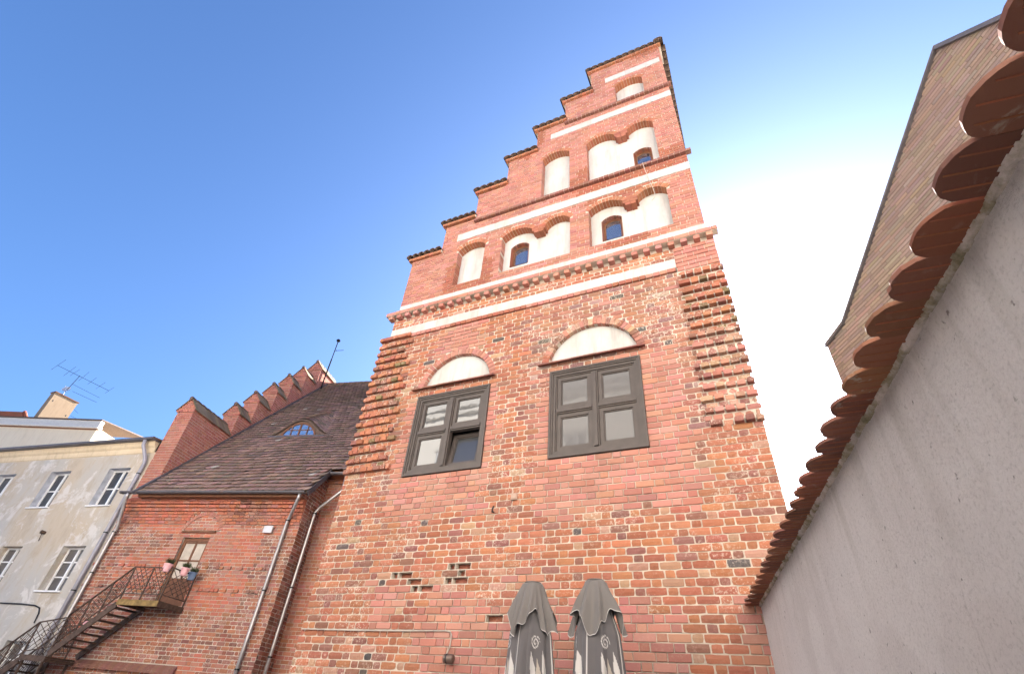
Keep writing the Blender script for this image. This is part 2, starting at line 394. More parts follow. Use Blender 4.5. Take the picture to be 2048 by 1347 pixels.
class Arch:
    """opening x0..x1, z0..zs, segmental head of given rise and ring thickness"""
    def __init__(s, x0, x1, z0, zs, rise, ring=.13, deep=.2, double=None):
        s.x0, s.x1, s.z0, s.zs, s.rise, s.ring, s.deep, s.double = x0, x1, z0, zs, rise, ring, deep, double
        s.arcs = []
        spans = [(x0, x1)] if not double else [(x0, double[0]), (double[1], x1)]
        for a, b in spans:
            w_ = (b-a)/2; r = (w_*w_ + rise*rise)/(2*rise); s.arcs.append((a, b, (a+b)/2, zs + rise - r, r))
    def cuts(s, z0, z1):
        zm = (z0+z1)/2
        if zm < s.z0 or zm > s.zs + s.rise + s.ring: return []
        if zm < s.zs: return [(s.x0, s.x1)]
        out = []
        for a, b, cx, cz, r in s.arcs:
            RR = r + s.ring
            if zm - cz < RR:
                h = min(math.sqrt(RR*RR - (zm-cz)**2), (b-a)/2 + s.ring*.55); out.append((cx-h, cx+h))
        return out
    def outline(s, n=12, inset=0):
        pts = [(s.x0, s.z0), (s.x1, s.z0)]
        for a, b, cx, cz, r in reversed(s.arcs):
            t = math.asin(min(1, (b-a)/2/r))
            pts += [(cx + r*math.sin(q), cz + r*math.cos(q)) for q in [t - 2*t*i/n for i in range(n+1)]]
        return pts
    def voussoirs(s, F, d, colf, out, w=.085, old=False):
        for a, b, cx, cz, r in s.arcs:
            t = math.asin(min(1, (b-a)/2/r)); n = max(5, int(round(2*t*(r+s.ring/2)/w))); g = .010/(r+s.ring/2)
            for i in range(n):
                q0 = -t + 2*t*i/n + g/2; q1 = -t + 2*t*(i+1)/n - g/2
                r1 = r + s.ring - .006
                pts = [(cx + r*math.sin(q0), cz + r*math.cos(q0)), (cx + r*math.sin(q1), cz + r*math.cos(q1)),
                       (cx + r1*math.sin(q1), cz + r1*math.cos(q1)), (cx + r1*math.sin(q0), cz + r1*math.cos(q0))]
                pts = [(u + (jit(.006) if old else 0), z + (jit(.006) if old else 0)) for u, z in pts][::-1]
                out.append(wedge(F, pts[::-1], d + jit(.002), s.deep + .02, colf()))
    def ring_back(s, F, mb, d):
        """mortar behind the ring, and the recess soffit and jambs"""
        for a, b, cx, cz, r in s.arcs:
            t = math.asin(min(1, (b-a)/2/r)); n = 14
            for i in range(n):
                q0 = -t + 2*t*i/n; q1 = -t + 2*t*(i+1)/n
                i0 = (cx + r*math.sin(q0), cz + r*math.cos(q0)); i1 = (cx + r*math.sin(q1), cz + r*math.cos(q1))
                R2 = r + s.ring + .05
                o0 = (cx + R2*math.sin(q0), cz + R2*math.cos(q0)); o1 = (cx + R2*math.sin(q1), cz + R2*math.cos(q1))
                k = .006
                i0 = (i0[0] + k*math.sin(q0), i0[1] + k*math.cos(q0)); i1 = (i1[0] + k*math.sin(q1), i1[1] + k*math.cos(q1))
                mb.quad(F.P(i0[0], d+.003, i0[1]), F.P(i1[0], d+.003, i1[1]), F.P(o1[0], d+.003, o1[1]), F.P(o0[0], d+.003, o0[1]))
                mb.quad(F.P(i0[0], d, i0[1]), F.P(i0[0], d-s.deep, i0[1]), F.P(i1[0], d-s.deep, i1[1]), F.P(i1[0], d, i1[1]))
        for xa, xb in ((s.x0 - s.ring - .12, s.x0 - .004), (s.x1 + .004, s.x1 + s.ring + .12)):
            mb.quad(F.P(xa, d - .003, s.zs - .03), F.P(xb, d - .003, s.zs - .03), F.P(xb, d - .003, s.zs + .14), F.P(xa, d - .003, s.zs + .14))
        for x, k in ((s.x0, -.006), (s.x1, .006)):
            mb.quad(F.P(x+k, d, s.z0), F.P(x+k, d-s.deep, s.z0), F.P(x+k, d-s.deep, s.zs+.02), F.P(x+k, d, s.zs+.02))
        mb.quad(F.P(s.x0, d, s.z0-.004), F.P(s.x1, d, s.z0-.004), F.P(s.x1, d-s.deep, s.z0-.004), F.P(s.x0, d-s.deep, s.z0-.004))
def lay(F, z0, z1, course, span, out, mort, cuts=(), colf=None, d=.012, joint=.013, st=.27, hd=.13, seed=0, openings=(), skip=None, rough=None, dfun=None, shift=0):
    """one zone of courses. span(zm) -> (u0, u1); cuts: (u0, u1, z0, z1) rects; openings: Arch"""
    n = max(1, int(round((z1-z0)/course))); h = (z1-z0)/n
    for r in range(n):
        a, b = z0 + r*h, z0 + (r+1)*h; zm = (a+b)/2
        s0 = span(zm)
        iv = s0 if isinstance(s0, list) else [s0]
        cs = [(c[0], c[1]) for c in cuts if c[2] - 1e-4 < zm < c[3] + 1e-4]
        edges = set()
        for op in openings:
            k = op.cuts(a, b); cs += k
            for q in k: edges.update(q)
        iv = sub_intervals(iv, cs)
        row = int(round(zm / course)) + seed
        for (p, q) in iv:
            if q - p < .02: continue
            run = p
            # bond: stretcher, header alternating, shifted every other course
            per = st + hd; u = math.floor((p - 1)/per)*per + (row % 2)*(per/2 + .0) + ((row*7) % 3)*.012 - (sn(row*3.7 + seed, 1.5)*per*shift)
            bounds = []
            k = 0
            while u < q + .01:
                wd_ = st if k % 2 == 0 else hd
                bounds.append((u, u + wd_)); u += wd_; k += 1
            bl = []
            for x, y in bounds:
                x, y = max(x, p), min(y, q)
                if y - x > .012: bl.append([x, y])
            if len(bl) > 1 and bl[0][1]-bl[0][0] < .06: bl[1][0] = bl[0][0]; bl.pop(0)
            if len(bl) > 1 and bl[-1][1]-bl[-1][0] < .06: bl[-2][1] = bl[-1][1]; bl.pop()
            for x, y in bl:
                um = (x+y)/2
                if skip and skip(um, zm):                 # a lost brick leaves a pocket in the mortar
                    if x > run: mort.quad(F.P(run, 0, a), F.P(x, 0, a), F.P(x, 0, b), F.P(run, 0, b))
                    run = y; x0, x1, y0, y1, dk = x + .008, y - .008, a + .008, b - .006, -.09
                    o_ = [(x, a), (y, a), (y, b), (x, b)]; i_ = [(x0, y0), (x1, y0), (x1, y1), (x0, y1)]
                    for k_ in range(4):
                        k2 = (k_+1) % 4
                        mort.quad(F.P(o_[k_][0], 0, o_[k_][1]), F.P(o_[k2][0], 0, o_[k2][1]), F.P(i_[k2][0], 0, i_[k2][1]), F.P(i_[k_][0], 0, i_[k_][1]))
                        mort.quad(F.P(i_[k_][0], 0, i_[k_][1]), F.P(i_[k2][0], 0, i_[k2][1]), F.P(i_[k2][0], dk, i_[k2][1]), F.P(i_[k_][0], dk, i_[k_][1]))
                    out.append(brick_old(F, x0, x1, y0, y1, dk + .004, .02, vary(OLD2, .2, .6)))
                    continue
                c, old = colf(um, zm)
                deep = .04
                for e in edges:
                    if abs(x-e) < .01 or abs(y-e) < .01: deep = .22
                dd = d + (dfun(um, zm) if dfun else 0)
                if dd > .03: deep = max(deep, dd + .02)
                l_ = joint/2 if abs(x-p) > .003 else .002; r_ = joint/2 if abs(y-q) > .003 else .002
                fn = brick_old if old else brick_new
                out.append(fn(F, x + l_, y - r_, a + joint/2, b - joint/2, dd, deep, c))
            if q > run: mort.quad(F.P(run, 0, a), F.P(q, 0, a), F.P(q, 0, b), F.P(run, 0, b))
def slab_poly(mb, F, pts, d0, d1, c=(.5, .5, .5, 0)):
    """extruded outline (u, z) from depth d0 to d1"""
    n = len(pts); v = [F.P(u, d0, z) for u, z in pts] + [F.P(u, d1, z) for u, z in pts]
    f = [tuple(range(n))[::-1], tuple(range(n, 2*n))] + [(i, (i+1) % n, n+(i+1) % n, n+i) for i in range(n)]
    mb.add(v, f, c)
class SN:                                    # cheap smooth 2-D noise for where old and new brick meet
    def __init__(s, seed): rr = random.Random(seed); s.t = [[rr.random() for _ in range(64)] for _ in range(64)]
    def __call__(s, x, y):
        xi, yi = math.floor(x), math.floor(y); fx, fy = x-xi, y-yi
        fx = fx*fx*(3-2*fx); fy = fy*fy*(3-2*fy); g = lambda i, j: s.t[i % 64][j % 64]
        return (g(xi, yi)*(1-fx)+g(xi+1, yi)*fx)*(1-fy) + (g(xi, yi+1)*(1-fx)+g(xi+1, yi+1)*fx)*fy
sn = SN(3)

# ------------------------------------------------------------------ ground
g = MB(); g.add([(-600, -600, 0), (600, -600, 0), (600, 600, 0), (-600, 600, 0)], [(0, 1, 2, 3)])
tag(g.build('ground', M['paving']), kind='structure')

# ------------------------------------------------------------------ the tall brick house
T = Frame((0, 7, 0), (1, 0, 0), (0, -1, 0))
house = empty('gabled_brick_house', (-3.3, 7.2, 0), 'tall red brick house with a stepped gable and white plaster niches', 'house')
pieces = []; mort = MB()
STEPS = [(11.10, -6.82), (12.15, -5.95), (13.20, -5.08), (14.28, -4.24), (15.34, -3.40), (16.39, -2.55), (17.60, -1.73)]   # top of step, its left edge
def gleft(z):
    for t, x in STEPS:
        if z < t: return x
    return -1.73
XR = .33
gspan = lambda z: (gleft(z), XR)
N1 = Arch(-5.39, -4.63, 9.77, 10.97, .17)
N2 = Arch(-4.16, -2.42, 9.77, 10.97, .17, double=(-3.36, -3.04))
N3 = Arch(-1.97, -.23, 9.77, 10.97, .17, double=(-1.17, -.87))
N4 = Arch(-3.19, -2.43, 12.03, 13.74, .19)
N5 = Arch(-1.96, -.24, 12.03, 13.74, .19, double=(-1.19, -.90))
N6 = Arch(-1.06, -.29, 15.23, 16.20, .17)
niches = [N1, N2, N3, N4, N5, N6]
def cnew(u, z): 
    c = col_new()
    if sn(u*.8+9, z*.5) > .72: c = vary(OLD2, .1, .2)
    return c, False
GC = .0885
kw = dict(colf=cnew, joint=.010, st=.255, hd=.125)
bandA = [(-5.51, XR+.1, 11.38, 11.65)]; bandB = [(-2.98, XR+.1, 14.66, 14.92)]; bandC = [(-1.31, .27, 16.66, 16.92)]
lay(T, 9.52, 9.77, GC, gspan, pieces, mort, **kw)
lay(T, 9.77, 11.38, GC, gspan, pieces, mort, openings=niches[:3], **kw)
lay(T, 11.38, 11.65, GC, gspan, pieces, mort, cuts=bandA, **kw)
lay(T, 11.65, 12.03, GC, gspan, pieces, mort, **kw)
lay(T, 12.03, 14.66, GC, gspan, pieces, mort, openings=niches[3:5], **kw)
lay(T, 14.66, 14.92, GC, gspan, pieces, mort, cuts=bandB, **kw)
lay(T, 14.92, 15.23, GC, gspan, pieces, mort, **kw)
lay(T, 15.23, 16.66, GC, gspan, pieces, mort, openings=[N6], **kw)
lay(T, 16.66, 16.92, GC, gspan, pieces, mort, cuts=bandC, **kw)
lay(T, 16.92, 17.60, GC, gspan, pieces, mort, **kw)
for nch in niches:
    nch.voussoirs(T, .014, lambda: vary(OLD, .12, .15), pieces)
    nch.ring_back(T, mort, 0)
    if nch.double:                                    # little brick pendant between the two arches
        a, b = nch.double; m_ = (a+b)/2
        for i, (hw, z) in enumerate(((.17, nch.zs - .09), (.12, nch.zs - .175), (.17, nch.zs - .005))):
            for s_ in (-1, 1):
                x0, x1 = sorted((m_, m_ + s_*hw)); pieces.append(brick_new(T, x0 + .004, x1 - .004, z, z + .08, .014, .22, vary(OLD2, .1, .1)))
# lower wall: old and new brick in patches
def is_new(u, z):
    w_ = (sn(u*3.1, z*3.3) - .5)*.55 + (sn(u*.9+5, z*.9) - .5)*.5
    def inside(x0, x1, y0, y1): return min(u-x0, x1-u, z-y0, y1-z) + w_*.6 > 0
    if inside(-5.55, -4.35, 7.55, 8.45): return True
    if inside(-1.98, -1.62, 7.65, 8.15): return True
    if inside(-5.95, -3.78, 4.25, 6.75): return True
    if inside(-3.08, -.55, 4.05, 6.75) and not (u < -3.0 and z > 6.9): return True
    if inside(-4.75, -.9, .3, 3.0): return True
    if inside(-.45, .1, 1.0, 3.1): return True
    if inside(-5.7, -5.1, 2.6, 3.15): return True
    if inside(-3.6, -2.6, 3.1, 3.3) : return True
    if inside(-.33, .5, 8.42, 9.1): return True
    return sn(u*6, z*10) > .93
def clow(u, z):
    if is_new(u, z): return col_new(), False
    if u < -4.6 and z < 4.6 and R.random() < .03: return vary(BURNT, .2, .5), True
    if u > -2.9 and z < 2.9 and R.random() < .10: return vary(OLD3, .2, .8), True
    if R.random() < .008: return vary(BURNT, .3, .8), True
    c = col_old()
    if u > -3.2 and z > 5.2: c = (c[0]*.9, c[1]*1.05, c[2]*1.25, min(1, c[3]*1.4))
    return c, True
def lskip(u, z):
    if 3.05 < z < 3.62 and -5.75 < u < -3.4:
        line = 3.22 + (u + 5.4)*.10
        return abs(z - line) < .14 and R.random() < .42
    return R.random() < .0012
W1 = (-5.65, -4.02, 5.02, 6.70); W2 = (-2.80, -1.175, 5.02, 6.70)
T1 = Arch(-5.60, -4.07, 6.93, 6.94, .66, .14, .09); T2 = Arch(-2.84, -1.20, 6.93, 6.94, .68, .15, .09)
XL = -7.03; XQ = .42
def qcol(u, z):
    if u > -1 and z < 6.9 or is_new(u, z) and u > -1: return (col_new() if R.random() < .35 else vary(R.choice([OLD3, PALE, NEW2]), .2, .9)), R.random() < .5
    r = R.random()
    return vary(OLD if r < .45 else OLD2 if r < .75 else OLD3 if r < .9 else (.17, .12, .06), .18, R.uniform(.4, .9)), R.random() < .45
def qspan_left(z): return (XL - .03, -6.24 + max(0, (8.4 - z))*.055 + .10*((int(round(z*10)) % 3) - 1))
def lspan(z):
    if 5.2 < z < 8.42: return (qspan_left(z)[1], -.31 + .03*((int(round(z*10)) % 3) - 1))
    return (XL, XQ)
okw = dict(colf=clow, joint=.014, st=.275, hd=.135, d=.016, skip=lskip)
drift = lambda u, z: (sn(u*2.3, z*7) - .5)*.010
lay(T, 0, 8.42, .1, lspan, pieces, mort, cuts=[W1, W2], openings=[T1, T2], dfun=drift, **okw)
# toothed corners: every other course stands proud
def qd(u, z): return (.066 + jit(.016)) if int(round((z - .05)*10)) % 2 == 0 else (.0 + jit(.008))
def qdr(u, z): return (.075 + jit(.02)) if int(round((z - .05)*10)) % 2 == 0 and R.random() < .93 else (.0 + jit(.01))
lay(T, 5.2, 8.42, .1, qspan_left, pieces, mort, colf=qcol, joint=.016, st=.16, hd=.13, d=.014, dfun=qd, shift=1.5)
lay(T, 5.2, 8.42, .1, lambda z: (lspan(z)[1], XQ + (.03 if int(round((z-.05)*10)) % 2 == 0 else 0)), pieces, mort, colf=qcol, joint=.022, st=.15, hd=.14, d=.014, dfun=qdr, shift=1.5)
for tt, cc in ((T1, lambda: col_new()), (T2, lambda: (col_new() if R.random() < .4 else vary(R.choice([OLD3, PALE, OLD2]), .2, .9)))):
    tt.voussoirs(T, .018, cc, pieces, .088, True); tt.ring_back(T, mort, 0)
# 8.42 .. 9.26 : header ledge, plaster band, rough courses, dentil cornice
lay(T, 8.42, 8.52, .1, lambda z: (-6.22, -.35), pieces, mort, colf=cnew, d=.05, joint=.012, st=.13, hd=.13)
lay(T, 8.42, 8.52, .1, lambda z: [(XL - .04, -6.22)], pieces, mort, colf=qcol, d=.10, joint=.014, st=.27, hd=.13)
lay(T, 8.42, 9.05, .1, lambda z: [(-.33, XQ)], pieces, mort, colf=cnew, d=.02, joint=.014)
lay(T, 8.77, 9.06, .1, lambda z: [(-6.88, -.33)], pieces, mort, colf=lambda u, z: (col_old(), True), d=.014, joint=.016)
x = -6.98
k = 0
while x < .40:                                          # dentils
    pieces.append(brick_new(T, x, x + .115, 9.055, 9.145, .125, .14, col_new())); x += .235
mort.quad(T.P(-6.86, 0, 9.05), T.P(XQ, 0, 9.05), T.P(XQ, 0, 9.27), T.P(-6.86, 0, 9.27))
x = -7.06; k = 0
while x < .50:
    L = .27 if k % 2 == 0 else .13
    pieces.append(brick_new(T, x + .005, min(x + L, .52) - .005, 9.155, 9.25, .15, .17, col_new())); x += L; k += 1
mort.box(T, -7.05, .51, 0, .135, 9.148, 9.24)
# string courses of the gable
for x0, x1, z in ((-5.05, .44, 11.93), (-2.55, .40, 15.13)):
    x = x0
    while x < x1 - .05:
        L = min(.125, x1 - x); pieces.append(brick_new(T, x + .004, x + L - .004, z, z + .085, .10, .12, vary(OLD3, .12, .2), .008)); x += .125
    mort.box(T, x0 + .01, x1 - .01, 0, .085, z + .012, z + .076)
# stepped coping: projecting brick course under clay caps
caps = []
for i, (zt, xl) in enumerate(STEPS):
    xr = STEPS[i+1][1] + .06 if i + 1 < len(STEPS) else XR + .07
    x = xl - .09
    while x < xr - .02:
        L = min(.125, xr - x); pieces.append(brick_new(T, x + .004, x + L - .004, zt - .005, zt + .08, .085, .1, vary(OLD, .14, .15), .006)); x += .125
    mort.box(T, xl - .08, xr - .01, -.55, .072, zt + .003, zt + .082)
    x = xl - .13; n = max(2, int(round((xr - x)/.19))); wdt = (xr - x)/n
    for q in range(n): caps.append((x + (q + .5)*wdt, zt + .083, wdt))
# plaster fields
def ragged_band(nm, x0, x1, z0, z1):
    m = MB(); n = int((x1-x0)/.05); lo = []; hi = []
    for i in range(n+1):
        u = x0 + (x1-x0)*i/n + (jit(.01) if 0 < i < n else 0)
        lo.append((u, z0 + .004 + jit(.007) - .012*max(0, sn(u*4 + z0, 3) - .6))); hi.append((u, z1 - .004 + jit(.006)))
    for i in range(n):
        dd = lambda u: .018 + .006*sn(u*3, z0)
        q = [lo[i], lo[i+1], hi[i+1], hi[i]]
        m.quad(*[T.P(u, dd(u), z) for u, z in q])
        m.quad(T.P(lo[i][0], 0, lo[i][1]-.004), T.P(lo[i+1][0], 0, lo[i+1][1]-.004), T.P(lo[i+1][0], dd(lo[i+1][0]), lo[i+1][1]), T.P(lo[i][0], dd(lo[i][0]), lo[i][1]))
    m.quad(T.P(x0, 0, z0), T.P(x0, .018, z0), T.P(x0, .018, z1), T.P(x0, 0, z1)); m.quad(T.P(x1, 0, z0), T.P(x1, .018, z0), T.P(x1, .018, z1), T.P(x1, 0, z1))
    m.box(T, x0 + .005, x1 - .002, -.2, .004, z0 + .006, z1 - .006)
    m.build(nm, M['white_plaster'], house)
pl = MB()
for nch in niches: slab_poly(pl, T, nch.outline(), -.205 - nch.deep*.1, -.185)
pl.build('niche_plaster', M['white_plaster'], house)
for nm, x0, x1, z0, z1 in (('plaster_band', -6.80, .35, 9.262, 9.518), ('plaster_band', -6.86, -.332, 8.522, 8.768),
                           ('plaster_band', -5.51, .335, 11.383, 11.647), ('plaster_band', -2.98, .335, 14.663, 14.917), ('plaster_band', -1.31, .268, 16.663, 16.917)):
    ragged_band(nm, x0, x1, z0, z1)
for tt in (T1, T2):
    b_ = MB(); slab_poly(b_, T, tt.outline(24), -.12, -.075); b_.build('tympanum_plaster', M['white_plaster'], house)
for x0, x1 in ((-5.82, -3.93), (-3.03, -1.06)):          # clay drip ledges over the windows
    n = 9
    for i in range(n):
        a_ = x0 + (x1-x0)*i/n; b0 = x0 + (x1-x0)*(i+1)/n; dz = jit(.004)
        b_ = MB(); b_.hexa([T.P(a_+.003, -.08, 6.905+dz), T.P(b0-.003, -.08, 6.905+dz), T.P(b0-.003, -.08, 6.93+dz), T.P(a_+.003, -.08, 6.93+dz),
                            T.P(a_+.003, .12, 6.845+dz), T.P(b0-.003, .12, 6.845+dz), T.P(b0-.003, .12, 6.87+dz), T.P(a_+.003, .12, 6.87+dz)], vary(OLD3, .1, .3))
        b_.build('ledge_tile', M['brick'], house)
# solid body behind the facade: gable wall, side walls, lean-to roof
body = MB()
outl = [(XL, 0), (XQ, 0), (XQ, 9.2), (XR - .005, 9.25), (XR - .005, 17.55)]
for i in range(len(STEPS)-1, -1, -1):
    zt, xl = STEPS[i]; outl.append((xl + .004, zt - .02)); outl.append((xl + .004, (STEPS[i-1][0] if i else 9.25) - .02))
outl += [(-6.855, 9.2), (-6.855, 8.5), (XL, 8.5)]
slab_poly(body, T, outl, -.6, -.42)
rest = MB()
rest.box(T, XL + .002, XQ - .002, -9, -.61, 0, 8.45); rest.box(T, -6.84, XQ - .004, -8.9, -.61, 8.4, 9.22); 
slab_poly(rest, T, [(-6.6, 9.2), (XR - .01, 9.2), (XR - .01, 17.3), (-1.9, 16.3), (-6.6, 10.6)], -9, -.61)
body.build('gable_wall_core', M['mortar'], house); rest.build('house_body', M['brick_plain'] if 'brick_plain' in M else M['mortar'], house)
# edge strips closing the gable's sides
def edge_strip(z0, z1, xx):
    ed = MB(); ed.quad(T.P(xx, 0, z0), T.P(xx, -.45, z0), T.P(xx, -.45, z1), T.P(xx, 0, z1)); ed.build('edge_mortar', M['mortar'], house)
for i, (zt, xl) in enumerate(STEPS):
    zb = STEPS[i-1][0] if i else 9.26
    z = zb + .01; EFr = Frame(T.P(xl, 0, 0), (0, 1, 0), (-1, 0, 0))
    while z < zt - .03:
        pieces.append(brick_new(EFr, .0, .13, z, min(z + .077, zt), .004, .03, col_new())); z += .0885
    edge_strip(zb, zt, xl)
edge_strip(9.26, 17.6, XR); edge_strip(0, 9.26, XQ); edge_strip(0, 8.5, XL); edge_strip(8.5, 9.26, -6.86)
mort_o = mort.build('mortar', M['mortar'], house)
emit(pieces, 'brick', 'bricks', M['brick'], mort_o)
# clay caps on the steps (half-round, running front to back)
def cap_mesh(wdt, depth, fr, n=7):
    m = MB(); vs = []
    for dd, k in ((.15, 1), (.15, .84), (-depth, .84), (-depth, 1)):
        for i in range(n):
            t = math.pi*i/(n-1); vs.append(fr(-math.cos(t)*wdt/2*k*1.04, dd, math.sin(t)*.085*k))
    fs = []
    for a, b in ((0, 1), (1, 2), (2, 3), (3, 0)):
        for i in range(n-1): fs.append((a*n+i, a*n+i+1, b*n+i+1, b*n+i))
    m.add(vs, fs); return m
for x, z, wdt in caps:
    m = cap_mesh(wdt, .55, lambda u, d, zz: T.P(x + u, d, z + zz)); m.build('coping_tile', M['dark_tile'], house)
for i in range(26):                                       # eaves tiles along the high right-hand side
    y0 = -.02 - i*.2
    S_ = Frame((XR + .02, 7, 0), (0, 1, 0), (1, 0, 0))
    m = cap_mesh(.2, .5, lambda u, d, zz: S_.P(-y0 + .1 + u, d + .02, 17.68 - (.15-d)*-.25 - .05 + zz*.9)); m.build('eaves_tile', M['dark_tile'], house)
m = cap_mesh(.26, .4, lambda u, d, zz: T.P(XR + .02 + u, d + .03, 17.70 + zz*1.3)); m.build('coping_tile', M['dark_tile'], house)
#@@TOWER_END
# ------------------------------------------------------------------ windows
def rect_frame(mb, F, x0, x1, z0, z1, w_, d0, d1):
    """four mitred sides of a frame"""
    i0, i1, k0, k1 = x0 + w_, x1 - w_, z0 + w_, z1 - w_
    for A, B, C, D in (((x0, z0), (x1, z0), (i1, k0), (i0, k0)), ((x1, z0), (x1, z1), (i1, k1), (i1, k0)),
                       ((x1, z1), (x0, z1), (i0, k1), (i1, k1)), ((x0, z1), (x0, z0), (i0, k0), (i0, k1))):
        mb.hexa([F.P(p[0], d0, p[1]) for p in (A, B, C, D)] + [F.P(p[0], d1, p[1]) for p in (A, B, C, D)])
def big_window(W, tilt=None, glassmat='glass'):
    x0, x1, z0, z1 = W
    c = MB()                                             # stepped casing, each moulding a little deeper
    rect_frame(c, T, x0, x1, z0, z1, .035, -.10, .045)
    rect_frame(c, T, x0 + .0352, x1 - .0352, z0 + .0352, z1 - .0352, .03, -.10, .03)
    rect_frame(c, T, x0 + .0654, x1 - .0654, z0 + .0654, z1 - .0654, .045, -.10, .012)
    rect_frame(c, T, x0 + .1106, x1 - .1106, z0 + .1106, z1 - .1106, .022, -.10, -.006)
    win = c.build('window', M['frame_brown'], house)
    a0, a1, b0, b1 = x0 + .1328, x1 - .1328, z0 + .1328, z1 - .1328
    xm, zm = (a0+a1)/2, (b0+b1)/2 + .02
    m = MB(); m.box(T, xm - .055, xm + .055, -.10, .0, b0, b1); m.box(T, xm - .03, xm + .03, 0.0005, .022, b0, b1); m.build('mullion', M['frame_brown'], win)
    m = MB()
    for s_ in ((a0, xm - .056), (xm + .056, a1)):
        m.box(T, s_[0], s_[1], -.10, -.002, zm - .05, zm + .05); m.box(T, s_[0], s_[1], -.0015, .018, zm - .025, zm + .025)
    m.build('transom', M['frame_brown'], win)
    for i, (p0, p1) in enumerate(((a0, xm - .056), (xm + .056, a1))):
        for j, (q0, q1) in enumerate(((b0, zm - .051), (zm + .051, b1))):
            if tilt == (i, j):
                # casement tipped inwards at the top, hinged along its sill
                t = math.radians(9)
                class TF:
                    def P(s, u, d, z): 
                        h = z - q0; return T.P(u, d*math.cos(t) - h*math.sin(t) - .04, q0 + h*math.cos(t) + d*math.sin(t))
                G = TF()
            else: G = T
            s_ = MB(); rect_frame(s_, G, p0 + .002, p1 - .002, q0 + .002, q1 - .002, .065, -.09, -.02); rect_frame(s_, G, p0 + .0675, p1 - .0675, q0 + .0675, q1 - .0675, .018, -.09, -.035)
            s_.build('sash', M['frame_brown'], win)
            pn = MB(); pn.hexa([G.P(u, -.062, z) for u, z in ((p0+.07, q0+.07), (p1-.07, q0+.07), (p1-.07, q1-.07), (p0+.07, q1-.07))] +
                               [G.P(u, -.05, z) for u, z in ((p0+.07, q0+.07), (p1-.07, q0+.07), (p1-.07, q1-.07), (p0+.07, q1-.07))])
            pn.build('pane', M[glassmat], win)
    bk = MB(); bk.box(T, x0 + .02, x1 - .02, -.25, -.20 if tilt is None else -.235, z0 + .02, z1 - .02); bk.build('dark_interior', M['black'], win)
    rv = MB()
    for (A, B) in (((x0+.01, z0+.01), (x0+.01, z1-.01)), ((x1-.01, z0+.01), (x1-.01, z1-.01)), ((x0+.01, z1-.01), (x1-.01, z1-.01)), ((x0+.01, z0+.01), (x1-.01, z0+.01))):
        rv.quad(T.P(A[0], -.1, A[1]), T.P(B[0], -.1, B[1]), T.P(B[0], -.26, B[1]), T.P(A[0], -.26, A[1]))
    rv.build('window_reveal', M['black'], win)
big_window(W1, (1, 0), 'glass'); big_window(W2, None, 'glass_dull')
def small_window(x0, x1, z0, z1, dpl=-.184):
    """arched slit in a plaster niche: brick surround, brown arched frame, pane"""
    ar = Arch(x0, x1, z0, z1 - .10, .10, .0, .1)
    o = ar.outline(10)
    s_ = MB()                                            # brick reveal ring standing on the plaster
    ar2 = Arch(x0 - .012, x1 + .012, z0, z1 - .10, .112, 0, .1); o2 = ar2.outline(10)
    n = len(o)
    for i in range(n):
        j = (i+1) % n
        s_.quad(T.P(*_p(o2[i], dpl + .012)), T.P(*_p(o2[j], dpl + .012)), T.P(*_p(o[j], dpl + .012)), T.P(*_p(o[i], dpl + .012)), vary(OLD3, .1, .3))
        s_.quad(T.P(*_p(o[i], dpl + .012)), T.P(*_p(o[j], dpl + .012)), T.P(*_p(o[j], dpl - .13)), T.P(*_p(o[i], dpl - .13)), vary(R.choice([OLD3, OLD2]), .3, .3))
        s_.quad(T.P(*_p(o2[i], dpl)), T.P(*_p(o2[j], dpl)), T.P(*_p(o2[j], dpl + .012)), T.P(*_p(o2[i], dpl + .012)), vary(OLD3, .1, .3))
    win = s_.build('window', M['brick'], house)
    fr = MB(); e = .05
    ar3 = Arch(x0 + e, x1 - e, z0 + e, z1 - .11, .07, 0, .1); o3 = ar3.outline(10)
    for i in range(n):
        j = (i+1) % n
        for dA, dB in ((-.10, -.10),):
            fr.quad(T.P(*_p(o[i], dpl + dA)), T.P(*_p(o[j], dpl + dA)), T.P(*_p(o3[j], dpl + dA)), T.P(*_p(o3[i], dpl + dA)))
        fr.quad(T.P(*_p(o3[i], dpl - .10)), T.P(*_p(o3[j], dpl - .10)), T.P(*_p(o3[j], dpl - .125)), T.P(*_p(o3[i], dpl - .125)))
    fr.build('frame', M['frame_wood'], win)
    pn = MB(); pn.add([T.P(*_p(q, dpl - .122)) for q in o3], [tuple(range(n))]); pn.build('pane', M['glass_sky'], win)
    return ar
def _p(q, d): return (q[0], d, q[1])
M['glass_sky'] = glass('sky_window_glass', (.06, .065, .075), refl=.35, wave=.0)
